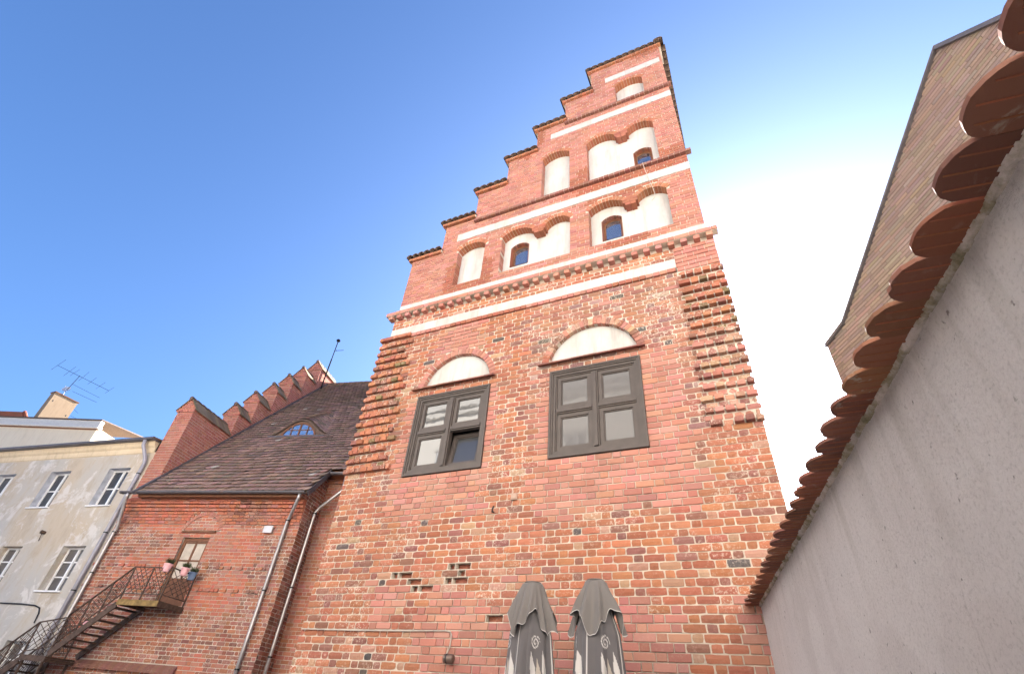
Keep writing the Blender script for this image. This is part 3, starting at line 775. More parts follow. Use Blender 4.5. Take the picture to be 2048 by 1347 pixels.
# the plaster of three niches is pierced by the small windows
SW = [(-3.97, -3.52, 10.06, 10.80), (-1.72, -1.28, 10.04, 10.80), (-.82, -.40, 12.10, 13.02)]
def reflow_plaster():
    o = bpy.data.objects['niche_plaster']; bpy.data.objects.remove(o)
    for nch in niches:
        m = MB(); n_ = 60
        hole = None
        for q in SW:
            if nch.x0 < q[0] < nch.x1 and nch.z0 - .05 < q[2] < nch.zs: hole = Arch(q[0], q[1], q[2], q[3] - .10, .10, .0, .1)
        zt = nch.zs + nch.rise; rows = 44
        for r in range(rows):
            a, b = nch.z0 + (zt - nch.z0)*r/rows, nch.z0 + (zt - nch.z0)*(r+1)/rows
            z_m = (a+b)/2
            iv = [(nch.x0 - .01, nch.x1 + .01)]
            if z_m > nch.zs + .02: iv = [(c0 - .02, c1 + .02) for c0, c1 in nch.cuts(a, b)]
            if hole: iv = sub_intervals(iv, hole.cuts(a, b))
            for p, q in iv: m.quad(T.P(p, -.184, a), T.P(q, -.184, a), T.P(q, -.184, b), T.P(p, -.184, b))
        m.build('niche_plaster', M['white_plaster'], house)
reflow_plaster()
for q in SW: small_window(*q)
# small fixings on the wall
m = MB(); m.tube([T.P(-.62, .11, 12.0), T.P(-.60, .12, 11.75), T.P(-.55, .03, 11.4), T.P(-.50, .03, 11.1), T.P(-.48, .05, 10.85), T.P(-.50, .06, 10.7), T.P(-.56, .06, 10.62)], .007, 6)
o = m.build('loose_cable', M['cable']); tag(o, 'thin loose cable dangling from the gable ledge below the top slit window', 'cable')
m = MB(); m.box(T, -3.40, -3.30, .018, .05, 4.40, 4.50); m.box(T, -3.385, -3.315, .05, .06, 4.415, 4.485)
o = m.build('wall_anchor', simple('pale_anchor', (.42, .30, .24), .8)); tag(o, 'small square anchor plate on the wall between the big windows', 'anchor plate')
m = MB(); m.tube([T.P(-3.70, .0, 4.24), T.P(-3.70, .06, 4.23), T.P(-3.69, .08, 4.27), T.P(-3.67, .08, 4.31)], .014, 8)
o = m.build('wall_hook', M['black']); tag(o, 'dark iron hook in the wall below the big windows', 'hook')

# lamp and its cable
LX, LZ = -4.13, 2.26
lamp = empty('wall_lamp', T.P(LX, .02, LZ), 'small dark round wall lamp low on the tall brick house', 'wall lamp')
m = MB(); m.tube([T.P(LX - .075, .10, LZ), T.P(LX - .07, .10, LZ), T.P(LX - .065, .10, LZ), T.P(LX + .05, .10, LZ), T.P(LX + .065, .10, LZ), T.P(LX + .075, .10, LZ)], [.03, .052, .055, .055, .05, .035], 20)
m.build('housing', M['lamp'], lamp, False)
m = MB(); m.box(T, LX - .03, LX + .03, .018, .05, LZ - .03, LZ + .03); m.build('bracket', M['lamp'], lamp)
m = MB(); m.tube([T.P(LX - .04, .10, LZ), T.P(LX - .035, .10, LZ), T.P(LX - .02, .10, LZ), T.P(LX - .015, .10, LZ)], [.056, .058, .058, .056], 20); m.build('rim', M['black'], lamp)
pts = [T.P(-7.0, .035, 2.60)] + [T.P(u, .035 + .004*math.sin(u*9), 2.60 - .012*math.sin((u+7)*1.1)) for u in np.linspace(-6.8, -4.28, 16)] + [T.P(-4.2, .035, 2.585), T.P(-4.175, .035, 2.55), T.P(-4.18, .035, 2.40), T.P(-4.24, .035, 2.27), T.P(-4.22, .05, 2.235), T.P(-4.17, .08, 2.25)]
m = MB(); m.tube(pts, .009, 6); o = m.build('lamp_cable', M['cable']); tag(o, 'thin pale cable running along the bricks to the wall lamp', 'cable')

# ------------------------------------------------------------------ low brick wing with tiled roof
ZE = 5.2
AU = V(.9714, .2376, 0); AN = V(-.2376, .9714, 0)
P1 = V(-2.359*ZE, 2.08*ZE, 0)                       # below the right end of the front gutter
A = Frame(P1 + AN*.45, AU, -AN)                     # wing's front wall; d = out of the wall
EAVE = 6.8; TH = math.radians(50)
wing = empty('brick_wing', A.P(-3, -2, 0), 'lower brick wing with a brown tiled roof and stepped parapet', 'house')
bp = []; mo = MB()
UL = -6.86; UR = -.17; RB = -.85                     # left end, right corner, recess
DOOR = (-4.05, -3.10, 3.58, 5.52)
apx, apz = A.px(407, 1022); al, alz = A.px(364, 1067); ar_, arz = A.px(441, 1063)
DA = Arch(al + .02, ar_ - .06, 5.72, 5.74, max(.45, apz - 5.74 - .13), .13, .03)
def cwing(u, z):
    n_ = sn(u*1.1 + 31, z*1.3)
    if u > -1.3 and z < 5.6 or n_ > .64 or z < 4.05 and n_ > .36: return vary(R.choice([OLD2, OLD3, OLD, NEW2]), .18, .7), R.random() < .6
    return vary(R.choice([NEW, (.45, .15, .095), (.42, .14, .085)]), .10, .15), False
wkw = dict(colf=cwing, joint=.014, st=.25, hd=.125)
UC = [(DOOR[0], DOOR[1], DOOR[2], DOOR[3])]
wc_ = dict(cuts=UC, openings=[DA])
lay(A, 0, 2.05, .1, lambda z: (UL, UR), bp, mo, **wkw, )
lay(A, 2.05, 2.25, .1, lambda z: [(UL, -5.68), (-2.42, UR)], bp, mo, **wkw)
lay(A, 2.25, 4.02, .1, lambda z: (UL, UR), bp, mo, **wkw, **wc_)
lay(A, 4.02, 4.12, .1, lambda z: [(UL, UR)], bp, mo, dfun=lambda u, z: (.05 if R.random() < .6 else 0), colf=cwing, joint=.02, st=.13, hd=.13, cuts=UC)
lay(A, 4.12, 4.62, .1, lambda z: (UL, UR), bp, mo, **wkw, **wc_)
lay(A, 4.62, 4.72, .1, lambda z: [(UL, UR)], bp, mo, dfun=lambda u, z: (.045 if R.random() < .55 else 0), colf=cwing, joint=.02, st=.13, hd=.13, cuts=UC)
lay(A, 4.72, 5.92, .1, lambda z: (UL, UR), bp, mo, **wkw, **wc_)
lay(A, 5.92, 6.32, .1, lambda z: (UL, UR), bp, mo, dfun=lambda u, z: .03, **wkw, openings=[DA])
lay(A, 6.32, 6.42, .1, lambda z: (UL, UR), bp, mo, dfun=lambda u, z: .07, colf=cwing, joint=.012, st=.13, hd=.13)
lay(A, 6.42, 6.52, .1, lambda z: (UL, UR), bp, mo, dfun=lambda u, z: .12, **wkw)
lay(A, 6.52, 6.70, .1, lambda z: (UL, UR), bp, mo, dfun=lambda u, z: .18, **wkw)
DA.voussoirs(A, .022, lambda: vary(NEW, .1, .2), bp, .085); DA.ring_back(A, mo, 0)
lay(A, 5.74, 6.5, .1, lambda z: (lambda c: c[0] if c else (9, 9))([(max(al+.03, p), min(ar_-.07, q)) for p, q in [((DA.arcs[0][2] - math.sqrt(max(.0001, DA.arcs[0][4]**2 - (z-DA.arcs[0][3])**2))), (DA.arcs[0][2] + math.sqrt(max(.0001, DA.arcs[0][4]**2 - (z-DA.arcs[0][3])**2))))]] if z < DA.zs + DA.rise - .02 else None), bp, mo, d=.006, colf=cwing, joint=.014, st=.25, hd=.125)
# sloping rowlock sill of a blind opening low on the wall
u = -5.66
while u < -2.46:
    c = vary(OLD3, .12, .3); mo2 = [A.P(u, -.03, 2.06), A.P(u + .068, -.03, 2.06), A.P(u + .068, -.03, 2.26), A.P(u, -.03, 2.26), A.P(u, .12, 2.03), A.P(u + .068, .12, 2.03), A.P(u + .068, .10, 2.13), A.P(u, .10, 2.13)]
    mm = MB(); mm.hexa(mo2, c); bp.append(Piece([V(*p) for p in mm.v], mm.f, c, [V(*p) for p in mm.v[4:8]])); u += .078
mo.quad(A.P(-5.68, 0, 2.04), A.P(-2.42, 0, 2.04), A.P(-2.42, 0, 2.26), A.P(-5.68, 0, 2.26))
# side of the projection and the set-back wall next to the tall house
S = Frame(A.P(UR, 0, 0), (AN[0], AN[1], 0), (AU[0], AU[1], 0))
cside = lambda u, z: (vary(R.choice([OLD2, OLD3, NEW2]), .2, .7), R.random() < .5)
lay(S, 0, 6.7, .1, lambda z: (0, .86), bp, mo, colf=cside, joint=.014, st=.25, hd=.125)
lay(S, 6.7, 7.82, .1, lambda z: (max(-.42, (z + .06 - EAVE)/math.tan(TH) - .45), .86), bp, mo, colf=cside, joint=.014, st=.25, hd=.125)
B = Frame(A.P(UR, RB, 0), (AU[0], AU[1], 0), (-AN[0], -AN[1], 0))
cb = lambda u, z: (vary(R.choice([NEW, (.44, .15, .1), OLD]), .12, .2), False)
lay(B, 0, 7.55, .1, lambda z: (0, 5.6), bp, mo, colf=cb, joint=.013, st=.25, hd=.125)
lay(B, 7.55, 7.85, .1, lambda z: (0, 5.6), bp, mo, colf=cb, joint=.013, st=.25, hd=.125, dfun=lambda u, z: .06 + (z - 7.55)*.25)
core = MB(); core.box(A, UL, UR - .01, -8, -.1, 0, 6.68); core.box(A, UR - .02, 5.5, -8, RB - .1, 0, 7.8)
core.build('wall_core', M['mortar'], wing)
at = MB()
def attic(u0, u1, v0):
    pr = [(.42 - v0, EAVE - .14 + v0*math.tan(TH)), (.42 - v0, EAVE - .03 + v0*math.tan(TH)), (.45 - 7.5, EAVE - .06 + 7.5*math.tan(TH)), (.45 - 14.9, EAVE), (.45 - 14.9, 6.0), (-.3 - v0, 6.0), (-.3 - v0, EAVE - .14 + v0*math.tan(TH))]
    n = len(pr); at.add([A.P(u0, d, z) for d, z in pr] + [A.P(u1, d, z) for d, z in pr], [tuple(range(n)), tuple(range(2*n-1, n-1, -1))] + [(i, (i+1) % n, n+(i+1) % n, n+i) for i in range(n)])
attic(-6.14, UR - .012, 0.0); at.build('eaves_soffit', M['frame_wood'], wing)
at = MB(); attic(UR - .01, 4.6, .86); at.build('eaves_soffit', M['frame_wood'], wing)
# stepped parapet: wall of thickness .7, seven horizontal steps
UG = -6.15; GT = .70
gv = [.45, 2.55, 3.31, 4.15, 4.89, 5.66, 6.56, 8.6]; gz = [10.18, 11.19, 12.25, 13.25, 14.25, 15.24, 16.27]
Gs = Frame(A.P(UG, .45, 0), (AN[0], AN[1], 0), (AU[0], AU[1], 0))     # inner face: u = v, d to the right
cg = lambda u, z: (vary(R.choice([(.40, .15, .11), (.36, .13, .10), (.43, .165, .12)]), .12, .15), False)
gk = dict(colf=cg, joint=.013, st=.27, hd=.13)
def gable_rows(k):
    v0, v1 = gv[k], gv[k+1]; zt = gz[k]; zr = EAVE + v0*math.tan(TH)
    return v0, v1, zt, zr
for k in range(7):
    v0, v1, zt, zr = gable_rows(k)
    def sp(z, v0=v0, v1=v1):
        vr = (z - EAVE)/math.tan(TH) + .25               # inner face is hidden under the roof beyond here
        return (v0, min(v1, max(v0 + .001, vr)))
    zb = EAVE + (v0 - .3)*math.tan(TH) if k else 6.75
    nrow = math.floor((zt - max(6.75, zb))/.1); 
    lay(Gs, zt - nrow*.1, zt, .1, sp, bp, mo, **gk)
    # front face of the step
    Gf = Frame(A.P(UG - GT, .45 - v0, 0), (AU[0], AU[1], 0), (-AN[0], -AN[1], 0))
    z0f = 6.70 if k == 0 else gz[k-1] - .12
    lay(Gf, z0f, zt - .12, .1, lambda z: (0, GT), bp, mo, **gk)
    lay(Gf, zt - .12, zt - .02, .1, lambda z: (-.04, GT + .04), bp, mo, d=.05, colf=cg, joint=.014, st=.25, hd=.13)
    # gablet
    apx_z = zt + .46
    lay(Gf, zt - .02, apx_z - .02, .1, lambda z: (-.05 + (z - zt + .02)/(.48)*(GT/2 + .04), GT + .05 - (z - zt + .02)/.48*(GT/2 + .04)), bp, mo, d=.02, colf=cg, joint=.014, st=.25, hd=.13)
    gc = MB(); slab_poly(gc, Gf, [(.004, z0f - .1 if k else 6.0), (GT - .004, z0f - .1 if k else 6.0), (GT - .004, zt), (GT/2, apx_z - .03), (.004, zt)], -(v1 - v0) - (.0 if k < 6 else 0), -.02)
    gc.build('parapet_core', M['mortar'], wing)
    # saddle tiles: two slopes of clay tile and a ridge of half-round caps
    L = v1 - v0 + .05 if k < 6 else 2.05
    sl = MB()
    nt_ = max(3, int(L/.17))
    for s_ in (-1, 1):
        for t in range(nt_):
            va, vb = -.05 + L*t/nt_, -.05 + L*(t+1)/nt_ - .006
            eu = GT/2 + s_*(GT/2 + .10); ez = zt - .05 + jit(.006); mu = GT/2 + s_*.02; mz = apx_z + .02
            c = vary((.22, .15, .09), .3, .6)
            off = V(0, 0, .025)
            q0, q1, q2, q3 = Gf.P(eu, -va, ez), Gf.P(eu, -vb, ez), Gf.P(mu, -vb, mz), Gf.P(mu, -va, mz)
            sl.hexa([q0, q1, q2, q3, q0 + off, q1 + off, q2 + off, q3 + off], c)
    st_ = sl.build('saddle_tiles', M['tile'], wing)
    nc = max(2, int(L/.3))
    for t in range(nc):
        va, vb = -.08 + L*t/nc, -.08 + L*(t+1)/nc + .03
        m = MB(); m.tube([Gf.P(GT/2, -va, apx_z + .01), Gf.P(GT/2, -vb, apx_z - .004)], [.085, .07], 8); m.build('ridge_tile', M['dark_tile'], st_)
mo_o = mo.build('mortar', M['mortar'], wing)
emit(bp, 'brick', 'bricks', M['brick'], mo_o)
# roof: beaver-tail tiles following an eyebrow dormer
VR = 7.57
def brow(u, v):
    v0 = 2.84; uc = -3.18
    x = (u - uc)/(1.42 if u < uc else 1.42)
    if abs(x) >= 1: return 0
    h = .74*(.5 + .5*math.cos(math.pi*x))**1.0
    if v < v0 - .02: return 0
    return max(0, h - (v - v0)*.42)
def RP(u, v, up=0.0, bv=None):
    z = EAVE + .02 + v*math.tan(TH) + (brow(u, v) if bv is None or bv > 2.82 else 0) + .07*(sn(u*.55 + 3, v*.6) - .5)
    return A.P(u, .45 - v, z) + (AN*-math.sin(TH) + V(0, 0, math.cos(TH)))*up
rb = MB()
us = np.linspace(-6.12, 6.4, 90); vs_ = np.array(list(np.linspace(-.04, 2.815, 22)) + list(np.linspace(2.842, VR, 40)))
for i in range(len(us)-1):
    for j in range(len(vs_)-1):
        if us[i+1] > .2 and vs_[j] < .80: continue
        if RP(us[i], vs_[j])[0] > -6.9: continue
        if j == 21 and brow(us[i], 2.85) + brow(us[i+1], 2.85) > .01: continue
        rb.quad(RP(us[i], vs_[j], -.02), RP(us[i+1], vs_[j], -.02), RP(us[i+1], vs_[j+1], -.02), RP(us[i], vs_[j+1], -.02))
roof = rb.build('roof', M['dark_tile'], wing)
tiles = []
ROW = .23*math.cos(TH); TW = .19
row = 0; v = -.06
while v < VR - .02:
    u = -6.10 + (row % 2)*TW/2
    while u < 6.3:
        if (u > .05 and v < .78) or RP(u, v)[0] > -6.95: u += TW; continue
        x = (u - (-3.18))/1.42
        if abs(x) < 1 and 2.70 < v <= 2.82 and brow(u, 2.85) > .06: u += TW; continue
        c = vary(R.choice([(.29, .19, .162), (.33, .21, .178), (.245, .165, .143), (.36, .23, .19), (.225, .17, .14)]), .16, .45)
        if R.random() < .004: c = (.5, .47, .42, 0)
        wv = ROW*1.5; lift = .085 + jit(.007); w_ = TW*.485
        pts = [(-w_, wv), (w_, wv), (w_, .06), (w_*.72, .018), (w_*.3, .002), (-w_*.3, .002), (-w_*.72, .018), (-w_, .06)]
        tv = jit(.007) - (R.uniform(.02, .05) if R.random() < .015 else 0)
        top = [RP(u + a_, v + b_ + tv, lift*(1 - b_/wv) + .012, v) for a_, b_ in pts]; bot = [RP(u + a_, v + b_ + tv, lift*(1 - b_/wv) - .012, v) for a_, b_ in pts]
        n_ = 8
        tiles.append(Piece(top + bot, [tuple(range(n_))] + [(i, n_ + i, n_ + (i+1) % n_, (i+1) % n_) for i in range(2, 7)] + [(2, n_+2, n_+1, 1), (0, n_, n_+7, 7)] + [tuple(range(2*n_-1, n_-1, -1))], c, [top[0], top[1], top[2], top[7]]))
        u += TW
    v += ROW; row += 1
emit(tiles, 'tile', 'tiles', M['tile'], roof)
for i in range(40):                                   # main ridge
    u0 = -6.1 + i*.32
    p, q = RP(u0, VR, .03), RP(u0 + .34, VR, .03)
    if p[0] > -6.9: break
    m = MB(); m.tube([p, q], [.10, .085], 8); m.build('ridge_tile', M['dark_tile'], roof)
bk = MB(); bk.quad(RP(-6.12, VR), RP(6.4, VR), A.P(6.4, .45 - 2*VR, EAVE), A.P(-6.12, .45 - 2*VR, EAVE)); bk.build('rear_roof_slope', M['dark_tile'], wing)
# eyebrow window
bw = MB(); n = 28; v0 = 2.84; H0 = 0
prof = []
for i in range(n+1):
    u = -3.18 - 1.40 + 2.8*i/n; prof.append((u, brow(u, v0 + .001)))
zb = EAVE + v0*math.tan(TH)
fz = lambda u, h, d: A.P(u, .45 - v0 + d, zb + h)
for i in range(n):                                    # dark tympanum boards
    bw.quad(fz(prof[i][0], -.02, .02), fz(prof[i+1][0], -.02, .02), fz(prof[i+1][0], prof[i+1][1], .02), fz(prof[i][0], prof[i][1], .02))
    bw.hexa([fz(prof[i][0], prof[i][1] - .05, .02), fz(prof[i+1][0], prof[i+1][1] - .05, .02), fz(prof[i+1][0], prof[i+1][1] + .01, .02), fz(prof[i][0], prof[i][1] + .01, .02),
             fz(prof[i][0], prof[i][1] - .05, .10), fz(prof[i+1][0], prof[i+1][1] - .05, .10), fz(prof[i+1][0], prof[i+1][1] + .01, .10), fz(prof[i][0], prof[i][1] + .01, .10)])
ew = bw.build('eyebrow_window', M['dark_tile'], roof)
m = MB(); m.box(Frame(A.P(0, .45 - v0, 0), AU, -AN), -4.45, -1.95, -.01, .16, zb - .06, zb - .02); m.build('lead_sill', M['dark_zinc'], ew)
ea = Arch(-3.18 - .78, -3.18 + .78, zb, zb + .04, .56, 0, .1); EF = Frame(A.P(0, .45 - v0, 0), AU, -AN)
oo = ea.outline(16); m = MB(); m.add([EF.P(u, .03, z) for u, z in oo], [tuple(range(len(oo)))]); m.build('pane', M['glass_sky'], ew)
m = MB()
cx_, cz_, r_ = ea.arcs[0][2:5]
t_ = math.asin(.78/r_)
for i in range(16):
    q0, q1 = -t_ + 2*t_*i/16, -t_ + 2*t_*(i+1)/16
    pp = [(cx_ + (r_ - e)*math.sin(q), cz_ + (r_ - e)*math.cos(q)) for q, e in ((q0, .06), (q1, .06), (q1, -.01), (q0, -.01))]
    m.hexa([EF.P(u, .03, z) for u, z in pp] + [EF.P(u, .06, z) for u, z in pp])
m.box(EF, -3.18 - .78, -3.18 + .78, .031, .06, zb, zb + .05)
for uu, ww in ((-3.18, .055), (-3.18 - .36, .025), (-3.18 + .36, .025)):
    hh = math.sqrt(r_**2 - (uu - cx_)**2) + cz_; m.box(EF, uu - ww/2, uu + ww/2, .032, .062, zb + .05, hh - .05)
m.box(EF, -3.18 - .66, -3.18 + .66, .0325, .055, zb + .27, zb + .295)
m.build('glazing_bars', M['frame_wood'], ew)
# flashing, gutters and verge board
m = MB(); m.bar(RP(-6.13, -.12, .07), RP(-6.13, VR, .07), .10, .12, (AN[0], AN[1], 1)); m.build('flashing', M['dark_zinc'], roof)
def gutter(p, q, r=.075, name='gutter'):
    m = MB(); p, q = V(*p), V(*q); t = (q-p)/np.linalg.norm(q-p); o_ = np.cross(t, V(0, 0, 1)); n_ = 9; vs = []
    for e in (p, q):
        for rr in (r, r*.9):
            for i in range(n_):
                a_ = math.pi*i/(n_-1); vs.append(e + o_*math.cos(a_)*rr - V(0, 0, 1)*math.sin(a_)*rr)
    fs = []
    for i in range(n_-1): fs += [(i, i+1, 2*n_+i+1, 2*n_+i), (n_+i, 3*n_+i, 3*n_+i+1, n_+i+1)]
    fs += [(0, 2*n_, 3*n_, n_), (n_-1, 2*n_-1, 4*n_-1, 3*n_-1)] + [tuple(list(range(n_)) + list(range(2*n_-1, n_-1, -1)))] + [tuple(list(range(2*n_, 3*n_)) + list(range(4*n_-1, 3*n_-1, -1)))]
    m.add(vs, fs); g_ = m.build(name, M['dark_zinc'], wing)
    L = np.linalg.norm(q-p); k = int(L/.9)
    for i in range(k+1):
        c = p + t*(.1 + (L-.2)*i/max(1, k)); mm = MB(); mm.tube([c + o_*math.cos(a_)*(r+.006) - V(0, 0, 1)*math.sin(a_)*(r+.006) for a_ in [math.pi*j/8 for j in range(9)]], .008, 5); mm.build('gutter_bracket', M['dark_zinc'], g_)
gutter(A.P(-6.75, .53, 6.79), A.P(.02, .53, 6.79)); gutter(A.P(.12, .45 - .80, EAVE + .80*math.tan(TH) + .0), A.P(5.2, .45 - .80, EAVE + .80*math.tan(TH)))
m = MB(); m.bar(RP(.07, -.05, -.05), RP(.07, .86, -.05), .03, .16, (AN[0], AN[1], 1)); m.build('verge_board', M['dark_zinc'], roof)
def downpipe(pts, r, mat, parent, clips, name='downpipe'):
    m = MB(); m.tube(pts, r, 14); o_ = m.build(name, mat, parent, True)
    for c in clips:
        mm = MB(); mm.tube([V(*c) + V(0, 0, -.018), V(*c) + V(0, 0, .018)], r + .008, 14); mm.build('pipe_clip', M['black'], o_)
    return o_
ux = -.55
downpipe([A.P(-.16, .50, 6.72), A.P(-.18, .48, 6.60), A.P(-.50, .13, 6.15), A.P(ux, .10, 6.05), A.P(ux, .10, 3), A.P(ux, .10, .3)], .052, M['zinc'], wing, [A.P(ux, .10, z) for z in (6.04, 4.1, 2.25, .8)])
ub = .62
u2, zt2 = .70, EAVE + .8*math.tan(TH) - .05
downpipe([A.P(u2, .45 - .80, zt2), A.P(u2, .45 - .82, zt2 - .55), A.P(.04, -.45, 6.65), A.P(-.06, -.42, 6.45), A.P(-.06, -.42, 3), A.P(-.06, -.42, .3)], .052, M['zinc'], wing, [A.P(-.06, -.42, z) for z in (6.43, 4.3, 2.6, .9)])
dp = [A.px(278, 995, .42), A.px(256, 1027, .12), A.px(227, 1064, .12), A.px(146, 1219, .12)]
downpipe([A.P(-6.42, .53, 6.74), A.P(-6.46, .50, 6.62), A.P(dp[2][0] + .04, .12, 5.75), A.P(dp[2][0], .11, 5.6), A.P(dp[2][0], .11, 3.3), A.P(dp[2][0], .11, .3)], .052, M['zinc'], wing, [A.P(dp[2][0], .11, z) for z in (5.62, 4.4, 3.1, 1.2)])
# junction box on the wing
u, z = A.px(540, 1060); m = MB(); m.box(A, u - .14, u + .14, .02, .11, z - .09, z + .09); m.box(A, u - .15, u + .15, .1105, .125, z - .10, z + .10); o = m.build('junction_box', M['zinc'], None); tag(o, 'small pale metal junction box on the brick wing beside the downpipe', 'junction box')
# door
d0, d1, zq, zt = DOOR
m = MB(); rect_frame(m, A, d0, d1, zq - .1, zt, .10, -.16, -.06); m.box(A, d0 + .101, d1 - .101, -.16, -.07, zq - .1, zq + .75)
door = m.build('door', M['frame_wood'], wing)
for i in range(2):
    for j in range(2):
        a_ = d0 + .13 + i*(d1 - d0 - .26)/2; b_ = d0 + .13 + (i+1)*(d1 - d0 - .26)/2; e0 = zq + .78 + j*.52; e1 = e0 + .50
        m = MB(); m.box(A, a_ + .02, b_ - .02, -.125, -.11, e0, e1); m.build('pane', M['glass_door'] if 'glass_door' in M else M['glass_sky'], door)
m = MB(); um = (d0 + d1)/2; m.box(A, um - .03, um + .03, -.13, -.075, zq + .75, zt - .1)
for k in range(3): m.box(A, d0 + .10, um - .031, -.13, -.08, zq + .745 + k*.52, zq + .79 + k*.52); m.box(A, um + .031, d1 - .10, -.13, -.08, zq + .745 + k*.52, zq + .79 + k*.52)
m.build('glazing_bars', M['frame_wood'], door)
m = MB(); m.quad(A.P(d0 - .01, 0, zq - .1), A.P(d0 - .01, -.2, zq - .1), A.P(d0 - .01, -.2, zt), A.P(d0 - .01, 0, zt)); m.quad(A.P(d1 + .01, 0, zq - .1), A.P(d1 + .01, -.2, zq - .1), A.P(d1 + .01, -.2, zt), A.P(d1 + .01, 0, zt)); m.quad(A.P(d0, 0, zt + .01), A.P(d1, 0, zt + .01), A.P(d1, -.2, zt + .01), A.P(d0, -.2, zt + .01)); m.quad(A.P(d0, -.17, zq - .2), A.P(d1, -.17, zq - .2), A.P(d1, -.17, zt), A.P(d0, -.17, zt))
m.build('door_reveal', M['render'], wing)
m = MB(); m.box(A, d0 - .12, d1 + .14, -.02, .07, 5.66, 5.715); m.build('door_ledge', M['frame_wood'], wing)
# lightning rod on the parapet end
u, z = -6.0, EAVE + 7.2*math.tan(TH)
b0 = RP(-6.05, 7.0, .05); tipd = ray(677, 681); tt = (b0 - CAM)[1]/tipd[1]; tip = CAM + tipd*tt
rod = empty('weather_mast', b0, 'thin mast with a black ball tip rising from the wing ridge', 'mast')
m = MB(); m.tube([b0, b0 + (tip-b0)*.6], .036, 8); m.tube([b0 + (tip-b0)*.6, tip], .026, 8); m.build('pole', M['dull_black'], rod)
m = MB(); N_ = 10
m.tube([tip + V(0, 0, -.12 + .24*i/8) for i in range(9)], [.12*math.sin(math.pi*max(.04, min(.96, i/8))) for i in range(9)], 12); m.build('ball', M['dull_black'], rod, True)
arm = b0 + (tip-b0)*.78; m = MB(); m.tube([arm, arm + AU*.55], .014, 6); m.tube([arm + AU*.1 + V(0, 0, -.05), arm + AU*.1 + V(0, 0, .05)], .01, 6); m.build('arm', M['dull_black'], rod)
#@@WING_END
# ------------------------------------------------------------------ iron balcony and stair on the wing
IR = M['rust']
st = empty('iron_stair', A.P(-4.5, .5, 0), 'rusty iron balcony and staircase climbing to the brick wing door', 'staircase')
PZ = 3.58; PD = 1.0; PL, PR_ = -4.27, -2.96
def part(name, mat, fn):
    m = MB(); fn(m); return m.build(name, mat, st)
part('landing_plate', IR, lambda m: m.box(A, PL + .02, PR_ - .02, .02, PD - .02, PZ - .03, PZ))
def edge(m):
    m.box(A, PL, PR_, PD - .02, PD, PZ - .13, PZ + .01)
part('landing_edge', M['rust_yellow'], edge)
part('landing_edge', IR, lambda m: (m.box(A, PR_ - .02, PR_, .0, PD - .021, PZ - .13, PZ + .01)))
part('landing_edge', IR, lambda m: (m.box(A, PL, PL + .02, .0, PD - .021, PZ - .13, PZ + .01)))
RH = .84
def railing(p, q, n, lattice=True, skip_first=False):
    """panel between two floor points: posts, top and bottom rails, diagonal lattice with small bosses"""
    p, q = V(*p), V(*q); up = V(0, 0, 1)
    for i in range(n+1):
        if skip_first and i == 0: continue
        c = p + (q-p)*i/n; part('post', IR, lambda m: m.bar(c - up*.05, c + up*RH, .03, .03, (q-p)))
    part('handrail', IR, lambda m: m.bar(p + up*RH, q + up*RH, .045, .025))
    part('lower_rail', IR, lambda m: m.bar(p + up*.16, q + up*.16, .025, .02))
    for i in range(n):
        a_, b_ = p + (q-p)*(i+.02)/n, p + (q-p)*(i+.98)/n; lo, hi = .16, RH - .02
        def latt(m):
            t = lambda f, h: a_ + (b_-a_)*f + up*(lo + (hi-lo)*h)
            for s_ in (0, 1):
                for f0, h0, f1, h1 in ((0, 0, 1, 1), (0, .5, .5, 1), (.5, 0, 1, .5), (0, .25, .75, 1), (.25, 0, 1, .75)):
                    A_, B_ = (t(f0, h0), t(f1, h1)) if s_ == 0 else (t(f0, 1-h0), t(f1, 1-h1))
                    m.bar(A_, B_, .012, .012, (q-p)[[1, 0, 2]]*V(-1, 1, 0))
            for f in (.35, .5, .65):
                for h in (.35, .5, .65): m.bar(t(f, h) - up*.014, t(f, h) + up*.014, .026, .026, (q-p))
        part('lattice', IR, latt)
e_ = PD - .03
railing(A.P(PL + .02, e_, PZ), A.P(PR_ - .02, e_, PZ), 2)
railing(A.P(PR_ - .02, e_, PZ), A.P(PR_ - .02, .06, PZ), 1, skip_first=True)
# flight 1 down to a small landing, flight 2 beyond
def flight(u0, z0, u1, z1, d0, d1, steps):
    for dd in (d0, d1): part('stringer', IR, lambda m: m.bar(A.P(u0, dd, z0 - .12), A.P(u1, dd, z1 - .06), .035, .16))
    for i in range(1, steps):
        f = i/steps; uu, zz = u0 + (u1-u0)*f, z0 + (z1-z0)*f
        part('tread', IR, lambda m: m.box(A, uu - .11, uu + .11, d0 + .018, d1 - .018, zz - .035, zz))
        part('riser_plate', IR, lambda m: m.box(A, uu - .115, uu - .105, d1 - .16, d1 - .02, zz - .17, zz - .036))
flight(PL, PZ, -5.62, 2.30, .12, PD - .02, 8)
part('landing_plate', IR, lambda m: m.box(A, -6.45, -5.60, .12, PD, 2.14, 2.18))
part('landing_edge', IR, lambda m: m.box(A, -6.45, -5.60, PD + .002, PD + .02, 2.06, 2.19))
part('landing_edge', IR, lambda m: m.box(A, -5.61, -5.59, .12, PD, 2.06, 2.13))
flight(-6.45, 2.18, -8.55, .15, .12, PD - .02, 12)
railing(A.P(PL + .02, e_, PZ), A.P(-5.62, e_, 2.30), 3, skip_first=True)
railing(A.P(-5.62, e_, 2.25), A.P(-6.45, e_, 2.10), 1, skip_first=True)
railing(A.P(-6.45, e_, 2.10), A.P(-8.55, e_, .15), 4, skip_first=True)
railing(A.P(-5.95, .14, 2.18), A.P(-6.45, .14, 2.10), 1)
railing(A.P(-6.45, .14, 2.10), A.P(-8.55, .14, .15), 4, skip_first=True)
